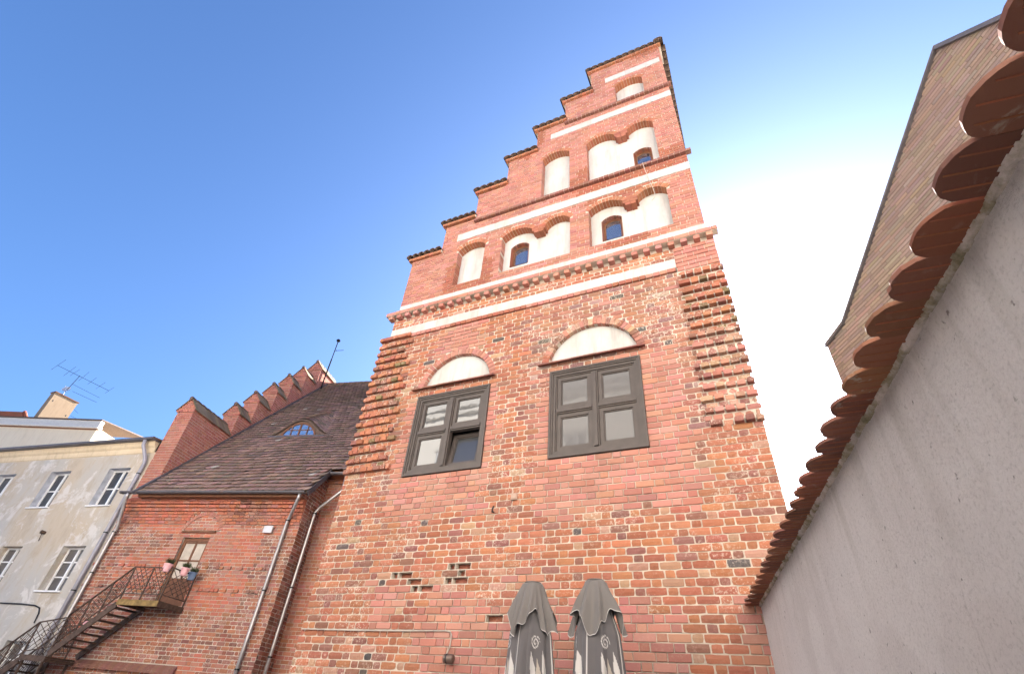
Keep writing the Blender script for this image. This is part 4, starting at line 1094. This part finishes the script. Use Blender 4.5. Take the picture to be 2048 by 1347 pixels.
for uu in (-5.7, -6.35):
    for dd in (.2, PD - .06): part('leg', IR, lambda m: m.bar(A.P(uu, dd, 0), A.P(uu, dd, 2.14), .05, .05, (1, 0, 0)))
# flower pots on the rail
def pot(p, mat, label, plant=True, group=None):
    e = empty('flower_pot', p, label, 'flower pot', group); p = V(*p)
    m = MB(); m.tube([p + V(0, 0, h) for h in (0, .01, .16, .17, .20, .205)], [.075, .08, .105, .12, .122, .115], 20); m.build('tub', mat, e, False)
    m = MB(); m.tube([p + V(0, 0, .2055), p + V(0, 0, .208)], [.108, .1], 16); m.build('soil', M['soil'], e)
    m = MB()
    rr = random.Random(int(abs(p[0]*1000)))
    for i in range(110):
        a_ = rr.uniform(0, 6.28); r_ = rr.uniform(0, .09); b = p + V(math.cos(a_)*r_, math.sin(a_)*r_, .205)
        L = rr.uniform(.06, .17) if plant else rr.uniform(.02, .05); dr = V(math.cos(a_)*rr.uniform(.1, .6), math.sin(a_)*rr.uniform(.1, .6), 1); dr /= np.linalg.norm(dr)
        s_ = np.cross(dr, V(rr.uniform(-1, 1), rr.uniform(-1, 1), .2)); s_ /= np.linalg.norm(s_); t = b + dr*L
        m.add([b, b + dr*L*.5 + s_*.007, t, b + dr*L*.5 - s_*.007], [(0, 1, 2, 3)])
        for k in range(4):
            q = b + dr*L*(.3 + .18*k); d2 = dr*.4 + s_*(1 if k % 2 else -1); d2 /= np.linalg.norm(d2); w_ = np.cross(d2, dr)*.006
            m.add([q, q + d2*.018 + w_, q + d2*.04, q + d2*.018 - w_], [(0, 1, 2, 3)])
    m.build('plant', M['leaf'], e)
    m = MB(); m.tube([p + V(.0, 0, .19) + AU*-.11, p + V(0, 0, .20) + AU*-.145, p + V(0, 0, .10) + AU*-.15], .012, 6); m.build('hook', mat, e)
def on_rail(px, py, d): u, z = A.px(px, py, d); return u
pot(A.P(on_rail(334, 1140, PD + .02), PD + .05, PZ + RH - .12), M['pink'], 'pink flower pot with sparse twigs on the front rail of the iron balcony')
pot(A.P(PR_ + .05, .62, PZ + RH - .12), M['pink'], 'pink flower pot with a bushy plant at the outer corner of the iron balcony')
pot(A.P(PR_ + .05, .28, PZ + RH - .16), M['blue'], 'blue flower pot with a heather plant on the side rail of the iron balcony')
pot(A.P(-5.88, .06, 2.18 + RH - .10), M['pink'], 'pink flower pot on the lower stair landing rail beside the downpipes', False)

# ------------------------------------------------------------------ old plastered house on the left
ang = math.radians(9.2)
Lf = Frame(A.P(UL + .01, 0, 0), (math.cos(ang), math.sin(ang), 0), (math.sin(ang), -math.cos(ang), 0))
lh = empty('plastered_house', Lf.P(-5, -3, 0), 'weathered beige plastered house with white windows beside the brick wing', 'house')
WT = 8.45; LW = -16.0
wins = []
for k in range(5):
    cx = -1.28 - 2.86*k; wins.append((cx - .50, cx + .50, 6.54, 7.90, 'up')); wins.append((cx - .50, cx + .50, 3.88, 5.22, 'low'))
    wins.append((cx - .50, cx + .50, 1.2, 2.55, 'low'))
wm = MB()
xs = sorted(set([LW, 0] + [x for w_ in wins for x in w_[:2]])); zs = sorted(set([0, WT] + [z for w_ in wins for z in w_[2:4]]))
for i in range(len(xs)-1):
    for j in range(len(zs)-1):
        cx, cz = (xs[i]+xs[i+1])/2, (zs[j]+zs[j+1])/2
        if any(w_[0] < cx < w_[1] and w_[2] < cz < w_[3] for w_ in wins): continue
        wm.quad(Lf.P(xs[i], 0, zs[j]), Lf.P(xs[i+1], 0, zs[j]), Lf.P(xs[i+1], 0, zs[j+1]), Lf.P(xs[i], 0, zs[j+1]))
wm.build('wall', M['render'], lh)
m = MB(); m.box(Lf, LW, -.0, -7, -.45, 0, 8.6); m.build('wall_core', M['render'], lh)
for x0, x1, z0, z1, kind in wins:
    rv = MB()
    for A0, B0 in (((x0, z0), (x0, z1)), ((x1, z0), (x1, z1)), ((x0, z1), (x1, z1)), ((x0, z0), (x1, z0))):
        rv.quad(Lf.P(A0[0], 0, A0[1]), Lf.P(B0[0], 0, B0[1]), Lf.P(B0[0], -.3, B0[1]), Lf.P(A0[0], -.3, A0[1]))
    win = rv.build('window', M['reveal'] if kind == 'up' else M['render'], lh)
    dd = -.24
    m = MB(); rect_frame(m, Lf, x0 + .003, x1 - .003, z0 + .003, z1 - .003, .055, dd - .03, dd + .03); xm = (x0+x1)/2
    m.box(Lf, xm - .04, xm + .04, dd - .03, dd + .036, z0 + .058, z1 - .058); m.build('frame', M['frame_white'], win)
    rows = 2 if kind == 'up' else 3
    m = MB()
    for r in range(1, rows):
        z = z0 + (z1-z0)*r/rows
        for a_, b_ in ((x0 + .058, xm - .041), (xm + .041, x1 - .058)): m.box(Lf, a_, b_, dd - .02, dd + .022, z - .018, z + .018)
    m.build('glazing_bars', M['frame_white'], win)
    for a_, b_ in ((x0 + .05, xm - .035), (xm + .035, x1 - .05)):
        m = MB(); m.box(Lf, a_, b_, dd - .012, dd - .006, z0 + .05, z1 - .05); m.build('pane', M['glass'] if kind == 'up' else M['curtain'], win)
    m = MB(); m.box(Lf, x0 - .06, x1 + .05, -.2, .06, z0 - .03, z0 + .012); m.build('sill', M['frame_white'], win)
m = MB(); prof = [(0, 8.42), (.03, 8.45), (.05, 8.52), (.06, 8.60), (.12, 8.66), (.16, 8.75), (.20, 8.80), (0, 8.80)]
n = len(prof); vs = [Lf.P(LW, d, z) for d, z in prof] + [Lf.P(-.08, d, z) for d, z in prof]
m.add(vs, [(i, (i+1) % n, n+(i+1) % n, n+i) for i in range(n)] + [tuple(range(n)), tuple(range(2*n-1, n-1, -1))]); m.build('cornice', M['cream'], lh)
m = MB(); m.box(Lf, LW, -.02, -.1, .30, 8.802, 8.84); m.build('gutter_board', M['dark_zinc'], lh)
m = MB(); m.tube([Lf.P(LW, .31, 8.86), Lf.P(-.05, .31, 8.86)], .06, 10); m.build('gutter', M['dark_zinc'], lh)
m = MB(); m.hexa([Lf.P(LW, .30, 8.842), Lf.P(-.02, .30, 8.842), Lf.P(-.02, -7, 9.6), Lf.P(LW, -7, 9.6), Lf.P(LW, .30, 8.90), Lf.P(-.02, .30, 8.90), Lf.P(-.02, -7, 9.70), Lf.P(LW, -7, 9.70)]); m.build('roof', M['dark_tile'], lh)
downpipe([Lf.P(-.40, .31, 8.80), Lf.P(-.40, .29, 8.62), Lf.P(-.18, .16, 8.2), Lf.P(-.13, .10, 8.0), Lf.P(-.13, .10, 5), Lf.P(-.13, .10, .2)], .062, M['grey_pipe'], lh, [Lf.P(-.13, .10, z) for z in (7.6, 5.6, 3.9, 1.6)])
# little lead-capped chimney at the roof edge, ball finial, cable and bracket
u, z = Lf.px(262, 880, -1.0); m = MB(); m.box(Lf, u - .32, u + .32, -1.5, -.9, 8.7, 9.35); m.box(Lf, u - .38, u + .38, -1.56, -.84, 9.351, 9.42); o = m.build('roof_hatch', M['dark_zinc'], lh)
cb_ = [Lf.px(*q) for q in ((0, 1205), (45, 1207), (72, 1210), (81, 1215), (79, 1226), (70, 1245))]
m = MB(); m.tube([Lf.P(-9, .03, cb_[0][1])] + [Lf.P(u, .03, z) for u, z in cb_], .02, 6); o = m.build('wall_cable', M['black']); tag(o, 'dark cable bending down the plastered house wall above the stair', 'cable')
u, z = Lf.px(90, 1065); m = MB(); m.tube([Lf.P(u, 0, z), Lf.P(u, .14, z), Lf.P(u - .01, .16, z)], [.05, .06, .03], 10); m.tube([Lf.P(u, .09, z), Lf.P(u - .05, .015, z - .26)], .012, 6)
o = m.build('iron_bracket', M['rust']); tag(o, 'rusty iron bracket stub between the windows of the plastered house', 'bracket')

# ------------------------------------------------------------------ cream house far behind with chimney
bang = math.radians(21)
DB = 17.0
q0 = hit(0, 836, V(0, DB, 0), V(0, 1, 0))
Bf = Frame((q0[0], q0[1], 0), (math.cos(bang), math.sin(bang), 0), (math.sin(bang), -math.cos(bang), 0))
cbk = empty('cream_house', Bf.P(1, -2, 0), 'cream rendered house with a white eaves board behind the plastered house', 'house')
uR, zR = Bf.px(188, 868); uT, zT = Bf.px(196, 848); u0b, z0b = Bf.px(0, 848)
zc = z0b
m = MB(); m.box(Bf, -8, uR, -9, 0, 0, zc); m.build('wall', M['cream_pale'], cbk)
h1 = Bf.px(0, 836)[1]
m = MB(); m.box(Bf, -8, uR + .25, -.2, .28, zc - .12, zc + .10); m.build('eaves_board', M['white_trim'], cbk)
m = MB(); m.box(Bf, -8, uR + .12, -.2, .18, zc + .102, zc + (h1 - zc)*.95 + .05); m.build('upper_board', M['white_trim'], cbk)
m = MB(); m.box(Bf, -8, uR + .02, -.2, .10, zc - .22, zc - .122); m.build('soffit', M['frame_wood'], cbk)
m = MB(); m.hexa([Bf.P(-8, .3, h1 + .06), Bf.P(uR + .2, .3, h1 + .06), Bf.P(uR + .2, -5, h1 + .9), Bf.P(-8, -5, h1 + .9), Bf.P(-8, .3, h1 + .12), Bf.P(uR + .2, .3, h1 + .12), Bf.P(uR + .2, -5, h1 + 1.0), Bf.P(-8, -5, h1 + 1.0)]); m.build('roof', M['dark_tile'], cbk)
# red tiled hip just showing above the eaves
rt = []; Rh = [Bf.px(0, 823, -2.2), Bf.px(25, 835, -2.2)]
for i in range(6):
    c = vary((.40, .11, .06), .2, .2); u = -.9 + i*.28; zz = h1 + 1.9 - i*.27
    m = MB(); m.tube([Bf.P(u, -2.2, zz), Bf.P(u + .34, -2.2, zz - .30)], [.16, .13], 8, c); m.build('hip_tile', M['brick'], cbk)
m = MB(); m.hexa([Bf.P(-6, -2.3, h1), Bf.P(.7, -2.3, h1), Bf.P(-.9, -2.3, h1 + 1.8), Bf.P(-6, -2.3, h1 + 1.8), Bf.P(-6, -2.0, h1), Bf.P(.7, -2.0, h1), Bf.P(-.9, -2.0, h1 + 1.8), Bf.P(-6, -2.0, h1 + 1.8)], vary((.38, .11, .06), .1, .2)); m.build('hip_roof', M['brick'], cbk)
# chimney: measured on a plane a little behind the wall
CD = -1.6
cq = {k: Bf.px(*v, CD) for k, v in dict(bl=(72, 839), br=(131, 841), tl=(110, 785), tr=(156, 806), fl=(62, 836), ftl=(103, 781)).items()}
zbt = min(cq['bl'][1], cq['br'][1]) - .6; ztp = (cq['tl'][1]*.3 + cq['tr'][1]*.7)
cu0 = (cq['bl'][0] + cq['tl'][0])/2; cu1 = (cq['br'][0] + cq['tr'][0])/2
chd = math.radians(0)
# the stack is turned so that its broad face looks to the right
pA = Bf.P(cu0, CD, 0); vr = ray(156, 806); vl = ray(112, 784)
ztop = cq['tl'][1] + .0
tR = (ztop - CAM[2])/vr[2]; pR = CAM + vr*tR; tL = (ztop - CAM[2])/vl[2]; pL = CAM + vl*tL
dv = (pR - pL); dv[2] = 0; Lc = np.linalg.norm(dv); dv /= Lc
Cf = Frame((pL[0], pL[1], 0), dv, (dv[1], -dv[0], 0))
chim = MB(); chim.box(Cf, 0, Lc, -.75, 0, zc - .3, ztop); ch_o = chim.build('chimney', M['cream_dark'], cbk)
m = MB(); m.box(Cf, -.08, Lc + .08, -.83, .08, ztop + .002, ztop + .09); m.build('chimney_cap', M['frame_wood'], ch_o)
for fu, fz_ in ((.10, .80), (.5, .35), (.88, .62)):
    zz = zc + .2 + (ztop - zc - .3)*fz_; m = MB(); m.box(Cf, Lc*fu - .04, Lc*fu + .04, -.02, .006, zz, zz + .16); m.build('flue_hole', M['black'], ch_o)
# aerials on the chimney
base = Cf.P(Lc*.30, -.2, ztop + .09)
def at_depth(px, py, ref):
    v = ray(px, py); h = np.linalg.norm((ref - CAM)[:2])/np.linalg.norm(v[:2]); return CAM + v*h
top = at_depth(160, 751, base); 
an = empty('tv_aerial', base, 'large rooftop TV aerial with long boom and cross rods on the cream house chimney', 'aerial')
m = MB(); m.tube([base, top], .028, 8); m.build('pole', M['dull_black'], an)
e0, e1 = at_depth(115, 730, base), at_depth(218, 781, base)
m = MB(); m.tube([e0, e1], .018, 6); m.build('boom', M['dull_black'], an)
rods = [((102, 739), (132, 719)), ((127, 751), (152, 733)), ((140, 751), (160, 738)), ((157, 761), (178, 744)), ((175, 768), (193, 755)), ((192, 777), (211, 764)), ((210, 786), (228, 774))]
for a_, b_ in rods:
    m = MB(); m.tube([at_depth(*a_, base), at_depth(*b_, base)], .014, 6); m.build('rod', M['dull_black'], an)
for (a_, b_) in (((146, 768), (199, 795)), ((145, 782), (193, 804))):
    P_, Q_ = at_depth(*a_, base), at_depth(*b_, base); m = MB(); m.tube([P_, Q_], .012, 6)
    n_ = 12
    for i in range(n_+1):
        c = P_ + (Q_ - P_)*i/n_; m.tube([c - V(0, 0, .045), c + V(0, 0, .045)], .006, 5)
    m.build('director_array', M['dull_black'], an)
for q in ((148, 818, 156, 826), (141, 831, 152, 836)):
    m = MB(); m.tube([at_depth(q[0], q[1], base), at_depth(q[2], q[3], base)], .012, 6); m.build('stub_arm', M['dull_black'], an)
dc = at_depth(133, 779, base); ds = empty('satellite_dish', dc, 'pale satellite dish behind the chimney aerial on the cream house', 'satellite dish')
ax = V(.55, -.75, .35); ax /= np.linalg.norm(ax); x1 = np.cross(ax, V(0, 0, 1)); x1 /= np.linalg.norm(x1); y1 = np.cross(x1, ax)
m = MB(); vs = [dc]; n = 24
for rr, dp_ in ((.15, .02), (.28, .06), (.36, .10)):
    vs += [dc + (x1*math.cos(2*math.pi*i/n) + y1*math.sin(2*math.pi*i/n))*rr + ax*dp_ for i in range(n)]
fs = [(0, 1+i, 1+(i+1) % n) for i in range(n)] + [(1+k*n+i, 1+(k+1)*n+i, 1+(k+1)*n+(i+1) % n, 1+k*n+(i+1) % n) for k in range(2) for i in range(n)]
m.add(vs, fs); m.build('reflector', M['dish'], ds, True)
m = MB(); m.tube([dc - y1*.34 + ax*.09, dc + ax*.42], .012, 6); m.tube([dc + ax*.40, dc + ax*.5], .03, 8); m.build('feed_arm', M['alu'], ds)
m = MB(); m.tube([dc, V(dc[0], dc[1], ztop + .0)], .03, 8); m.build('mount', M['alu'], ds)
# terracotta chimney pot peeping over the plastered house roof
tp = at_depth(182, 892, Bf.P(uR, 0, 0)); m = MB(); m.tube([tp + V(0, 0, h) for h in (-1.2, -.4, -.1, .08, .16, .2)], [.16, .17, .2, .18, .1, .02], 14, vary((.42, .20, .12), .1, .1)); cpot = m.build('chimney_pot', M['brick'], None, True); tag(cpot, 'rounded terracotta chimney pot between the cream house and the plastered house roof', 'chimney pot')

# ------------------------------------------------------------------ stucco wall with beaver-tail coping on the right
waz = math.radians(-9.5)
wd_ = V(math.sin(waz), math.cos(waz), 0); wn_ = V(-math.cos(waz), math.sin(waz), 0)
Wf = Frame((-.1225, 7.0, 0), wd_, wn_)                 # u runs away from the camera, d out to the left
wall = empty('stucco_wall', Wf.P(-4, -.15, 0), 'pale rough stucco courtyard wall topped with clay tiles', 'wall')
WZ = 2.885; WE = .02; WS = -9.5
rows_u, rows_z = 150, 60
m = MB(); vs = []
for i in range(rows_u+1):
    for j in range(rows_z+1):
        u = WS + (WE - WS)*i/rows_u; z = WZ*j/rows_z
        vs.append(Wf.P(u, .010*(sn(u*2.1, z*2.2) - .5) + .006*(sn(u*9, z*9) - .5), z))
fs = [(i*(rows_z+1)+j, (i+1)*(rows_z+1)+j, (i+1)*(rows_z+1)+j+1, i*(rows_z+1)+j+1) for i in range(rows_u) for j in range(rows_z)]
m.add(vs, fs); m.build('render_face', M['stucco'], wall, True)
m = MB(); m.box(Wf, WS, WE, -.30, -.02, 0, WZ - .003); m.build('wall_core', M['stucco'], wall)
m = MB(); n = 260                                       # crumbling mortar bed under the tiles
for i in range(n):
    u = WS + (WE-WS)*(i+.5)/n; s_ = (WE-WS)/n*.75; j0 = .006 + R.random()*.014; hh = R.uniform(.001, .014)
    m.hexa([Wf.P(u - s_, -.05, WZ - hh), Wf.P(u + s_, -.05, WZ - hh), Wf.P(u + s_, -.05, WZ + .012), Wf.P(u - s_, -.05, WZ + .012), Wf.P(u - s_*.8, j0, WZ - hh*.6), Wf.P(u + s_*.8, j0, WZ - hh*.6), Wf.P(u + s_, j0 + .01, WZ + .012), Wf.P(u - s_, j0 + .01, WZ + .012)])
tag(m.build('mortar_bed', mossy(), wall), kind='stuff')
TS = .2135; OV = .185; SL = math.radians(5)
def cap_tile(uc, row):
    w_ = TS*.49; n = 14; pts = []
    L = .42
    for i in range(n+1):
        t = math.pi*i/n; pts.append((math.cos(t)*w_, OV - w_*.86 + math.sin(t)*w_*.86))
    pts = [(w_, OV - L)] + pts + [(-w_, OV - L)]
    th = .016 + jit(.002); dz = jit(.004); tw = jit(.03); uc = uc + jit(.004); OVj = jit(.012)
    pts = [(u + jit(.0022), d + OVj + jit(.0025)) for u, d in pts]
    if R.random() < .3:                                   # chipped edge
        kk = R.randrange(3, len(pts)-3); pts[kk] = (pts[kk][0]*.9, pts[kk][1] - R.uniform(.004, .012))
    roll = jit(.022)
    up = row*(.055)
    back = row*.17
    P_ = lambda u, d, e: Wf.P(uc + u + tw*(d), d - back, WZ + .014 + up - (d - back)*math.tan(SL)*1.0 + dz + e + u*roll)
    k = len(pts); c = vary(R.choice([(.21, .085, .052), (.17, .07, .048), (.24, .10, .06)]), .2, R.choice([.1, .25, .95, .6]))
    m = MB(); m.add([P_(u, d, 0) for u, d in pts] + [P_(u, d, th) for u, d in pts], [tuple(range(k)), tuple(range(2*k-1, k-1, -1))] + [(i, k+i, k+(i+1) % k, (i+1) % k) for i in range(k)], c)
    for gx in (-.5, 0, .5):                              # extrusion ribs on the underside
        m.hexa([P_(gx*w_*1.1 - .002, OV - L, -.0035), P_(gx*w_*1.1 + .002, OV - L, -.0035), P_(gx*w_*1.1 + .002, OV - L, .001), P_(gx*w_*1.1 - .002, OV - L, .001),
                P_(gx*w_*1.1 - .002, OV - w_*.86 + .70*w_*(1-abs(gx)*.5), -.0035), P_(gx*w_*1.1 + .002, OV - w_*.86 + .70*w_*(1-abs(gx)*.5), -.0035), P_(gx*w_*1.1 + .002, OV - w_*.86 + .70*w_*(1-abs(gx)*.5), .001), P_(gx*w_*1.1 - .002, OV - w_*.86 + .70*w_*(1-abs(gx)*.5), .001)], vary((.27, .10, .055), .1, 0))
    m.build('coping_tile', M['clay_cap'], wall)
u = -5.952 + TS*.5
us_ = [u + TS*k for k in range(-14, 40)]
for uc in us_:
    if uc < WE - .08: cap_tile(uc, 0); cap_tile(uc + TS/2, 1)
# ------------------------------------------------------------------ pale brick gable beyond the wall
baz = math.radians(-30.5); PB = 6.5
bd = V(math.sin(baz), math.cos(baz), 0); bn = V(-math.cos(baz), math.sin(baz), 0)
Hf = Frame(tuple(-bn*PB), bd, bn)                      # plane PB metres from the camera axis
Hf = Frame((-bn*PB)[:3], bd, bn)
gh = empty('pale_brick_house', Hf.P(2, -3, 0), 'pale brown brick gable house rising behind the stucco wall', 'house')
AP = Hf.px(1875, 96); K1 = Hf.px(1689, 648); K2 = Hf.px(1655, 693); RT = Hf.px(2010, 34)
sl_r = (RT[1] - AP[1])/(RT[0] - AP[0])
RE = (AP[0] - 5.0, AP[1] - 5.0*abs(sl_r))
def hspan(z):
    # right end in the photo is the near end (smaller u)
    def cross(p, q): return p[0] + (q[0]-p[0])*(z - p[1])/(q[1] - p[1])
    if z >= AP[1]: return (0, 0)
    hi = K2[0] if z < K2[1] else cross(K2, K1) if z < K1[1] else cross(K1, AP)
    lo = RE[0] if z < RE[1] else cross(RE, AP)
    return (lo, hi)
hb = []; hm = MB()
ch = lambda u, z: (vary(R.choice([(.225, .168, .14), (.205, .152, .13), (.245, .182, .15), (.195, .145, .125), (.24, .172, .135)]), .07, .1), False)
lay(Hf, 2.0, AP[1], .072, hspan, hb, hm, colf=ch, joint=.008, st=.40, hd=.25, d=.008)
hm_o = hm.build('mortar', mortar('grey_mortar', (.16, .12, .10)), gh)
emit(hb, 'brick', 'bricks', M['brick'], hm_o)
m = MB(); slab_poly(m, Hf, [(RE[0], 0), (K2[0], 0), K2, K1, AP, RE], -6, -.03); m.build('house_body', M['render'], gh)
def verge(p, q, w_, name='verge_trim'):
    m = MB(); a_, b_ = Hf.P(p[0], .03, p[1]), Hf.P(q[0], .03, q[1]); m.bar(a_, b_, .06, w_, tuple(np.cross(b_-a_, Hf.N))); m.build(name, M['dark_zinc'], gh)
verge(K1, AP, .022); verge(K2, K1, .022); verge(AP, RE, .07)
for k, (p, q) in enumerate(((K2, K1), (K1, AP), (AP, RE))):
    m = MB(); o3 = V(0, 0, .05); m.hexa([Hf.P(p[0], .04, p[1] + .02), Hf.P(q[0], .04, q[1] + .02), Hf.P(q[0], -6, q[1] + .02), Hf.P(p[0], -6, p[1] + .02), Hf.P(p[0], .04, p[1] + .07), Hf.P(q[0], .04, q[1] + .07), Hf.P(q[0], -6, q[1] + .07), Hf.P(p[0], -6, p[1] + .07)]); m.build('roof', M['dark_tile'], gh)

# ------------------------------------------------------------------ two closed parasols
def parasol(px, py, y, label, seed, yaw):
    rr = random.Random(seed); v = ray(px, py); P0 = CAM + v*(y/v[1]); ztop = P0[2]; bx, by = P0[0], P0[1]
    e = empty('parasol', (bx, by, 0), label, 'parasol', 'closed grey parasols against the tall brick house')
    m = MB(); m.tube([(bx, by, .06), (bx, by, ztop - .03)], .03, 14); m.build('pole', M['black'], e)
    m = MB(); m.tube([(bx, by, .0), (bx, by, .05), (bx, by, .075)], [.34, .34, .30], 28); m.tube([(bx, by, .076), (bx, by, .35)], .04, 14); m.build('base', M['black'], e)
    GREY = (.125, .113, .107); DK = (.085, .078, .082); WH = (.42, .40, .39); BE = (.30, .265, .23)
    ph = [rr.uniform(0, 6.28) for _ in range(6)]
    fl = [(2*math.pi*(i + rr.uniform(-.32, .32))/11, rr.uniform(.10, .24), rr.uniform(.5, 1.25), rr.uniform(-.10, .10)) for i in range(11)]
    fl2 = [(rr.uniform(0, 6.28), rr.uniform(.04, .08), rr.uniform(.15, .4), rr.uniform(-.2, .2)) for i in range(14)]
    def fold(th, t):
        """rounded flutes with sharp valleys between them"""
        v_ = 0
        for c_, w_, h_, dr in fl + fl2:
            x = (th - c_ - dr*t + math.pi) % (2*math.pi) - math.pi
            if abs(x) < 3*w_: v_ = max(v_, h_*math.exp(-(x/w_)**2)) if w_ > .09 else v_ + h_*.35*math.exp(-(x/w_)**2)
        return v_ - .5
    def spiral(a, b, r0):
        # distance test to a spiral drawn around the origin (a, b in metres)
        r = math.hypot(a, b*.8); t = math.atan2(b, a)
        if r > r0: return False
        k = (r/r0*2.1 - (t/(2*math.pi))) % 1.0
        return k < .38 and r > .007
    def sheet(name, z1, z0, prof, nz, nt_, hem, colr, amp):
        vs = []; cs = []
        for i in range(nz+1):
            f = i/nz
            for j in range(nt_):
                th = 2*math.pi*j/nt_ + yaw
                zb = z0 + hem(th); z = z1 + (zb - z1)*f
                r = prof(f)*(1 + amp*min(1, f*1.6)*fold(th, f*2))
                vs.append((bx + math.cos(th)*r, by + math.sin(th)*r*.85, z)); cs.append(colr(th, f, z, zb, r))
        fs = [(i*nt_+j, i*nt_+(j+1) % nt_, (i+1)*nt_+(j+1) % nt_, (i+1)*nt_+j) for i in range(nz) for j in range(nt_)]
        m = MB(); m.add(vs, fs, cs); return m.build(name, M['fabric'], e, True)
    # crown
    m = MB(); n = 30
    def cap_c(th, f, z, zb, r): return (*GREY, 0)
    vs = []; 
    up_top = ztop
    def prof_top(f): return .10 + .6*f if f < .04 else .118 + .175*f**.9
    def hem_top(th): return .13 - .25*abs(math.cos(2*th + ph[0]))**1.6 + .03*math.sin(9*th + ph[4]) + .02*math.sin(17*th + ph[5])
    def c_top(th, f, z, zb, r): return (*(WH if z - zb < .007 else GREY), 0)
    sheet('upper_canopy', up_top - .012, ztop - .47, prof_top, 110, 200, hem_top, c_top, .30)
    m = MB(); m.tube([(bx, by, up_top - .02), (bx, by, up_top - .008), (bx, by, up_top)], [.105, .10, .065], 24); m.build('crown_cap', simple('parasol_cap', GREY, .9), e, True)
    def prof_low(f): return .11 + .115*min(1, f*5)**.7 + .12*f - .10*max(0, f - .6)
    def c_low(th, f, z, zb, r):
        h = ztop - z
        x = ((th*4/(2*math.pi) + .13) % 1.0 - .5)*2*math.pi*r/4*1.0          # across one gore, metres
        # swirl printed under the upper canopy
        if abs(h - .66) < .07 and spiral(x, h - .66, .055): return (*WH, 0)
        # pointed leaves rising from the hem
        if h > .72:
            for cx, hz, w0, cc in ((-.055, .74, .035, WH), (.02, .80, .03, BE), (.085, .73, .032, WH)):
                g_ = h - hz
                if g_ > 0:
                    ww = w0*min(1, g_/.16)*(.35 + .65*abs(math.cos(g_*2.2))); mid = cx + .05*math.sin(g_*3.4)
                    if abs(x - mid) < ww: return (*cc, 0)
        if h > .35 and abs(x) > math.pi*r/4 - .006: return (*WH, 0)
        return (*DK, 0)
    sheet('lower_canopy', ztop - .20, .95, prof_low, 150, 280, lambda th: .05*math.sin(4*th), c_low, .34)
    m = MB(); m.tube([(bx, by, ztop - 1.20), (bx, by, ztop - 1.17)], .25, 28); m.build('tie_strap', M['black'], e)
    return e
parasol(1066, 1163, 6.15, 'closed grey parasol with pale leaf print, nearer the wall lamp', 5, 1.15)
parasol(1191, 1158, 6.15, 'closed grey parasol with pale swirl print, nearer the stucco wall', 12, 1.9)

# ------------------------------------------------------------------ courtyard house behind the camera (seen in the panes)
Kf = Frame((0, -6.5, 0), (-1, 0, 0), (0, 1, 0))
kh = empty('courtyard_house', Kf.P(0, -2, 0), 'pale cream courtyard house reflected in the big window panes', 'house')
kw_ = []
for i in range(11):
    for z in (1.2, 4.5, 7.8, 11.1): kw_.append((-22.5 + i*3.6, -21.3 + i*3.6, z, z + 1.7))
m = MB(); xs = sorted(set([-26, 19] + [x for w_ in kw_ for x in w_[:2]])); zs = sorted(set([0, 15.5] + [z for w_ in kw_ for z in w_[2:4]]))
for i in range(len(xs)-1):
    for j in range(len(zs)-1):
        cx, cz = (xs[i]+xs[i+1])/2, (zs[j]+zs[j+1])/2
        if any(w_[0] < cx < w_[1] and w_[2] < cz < w_[3] for w_ in kw_): continue
        m.quad(Kf.P(xs[i], 0, zs[j]), Kf.P(xs[i+1], 0, zs[j]), Kf.P(xs[i+1], 0, zs[j+1]), Kf.P(xs[i], 0, zs[j+1]))
m.build('wall', M['cream_sunny'], kh)
for x0, x1, z0, z1 in kw_:
    m = MB(); rect_frame(m, Kf, x0, x1, z0, z1, .07, -.15, -.05); xm = (x0+x1)/2; m.box(Kf, xm - .04, xm + .04, -.15, -.045, z0 + .07, z1 - .07); wn = m.build('window', M['frame_white'], kh)
    m = MB(); m.box(Kf, x0 + .02, x1 - .02, -.14, -.12, z0 + .02, z1 - .02); m.build('pane', M['glass'], wn)
    m = MB(); m.box(Kf, x0 - .15, x1 + .15, .0, .08, z1 + .05, z1 + .25); m.build('lintel', M['white_trim'], wn)
m = MB(); m.box(Kf, -26, 19, .0, .45, 15.2, 15.6); m.box(Kf, -26, 19, .0, .25, 14.9, 15.199); m.build('cornice', M['white_trim'], kh)
m = MB(); m.hexa([Kf.P(-26, .5, 15.6), Kf.P(19, .5, 15.6), Kf.P(19, -6, 19), Kf.P(-26, -6, 19), Kf.P(-26, .5, 15.7), Kf.P(19, .5, 15.7), Kf.P(19, -6, 19.1), Kf.P(-26, -6, 19.1)]); m.build('roof', M['dark_tile'], kh)
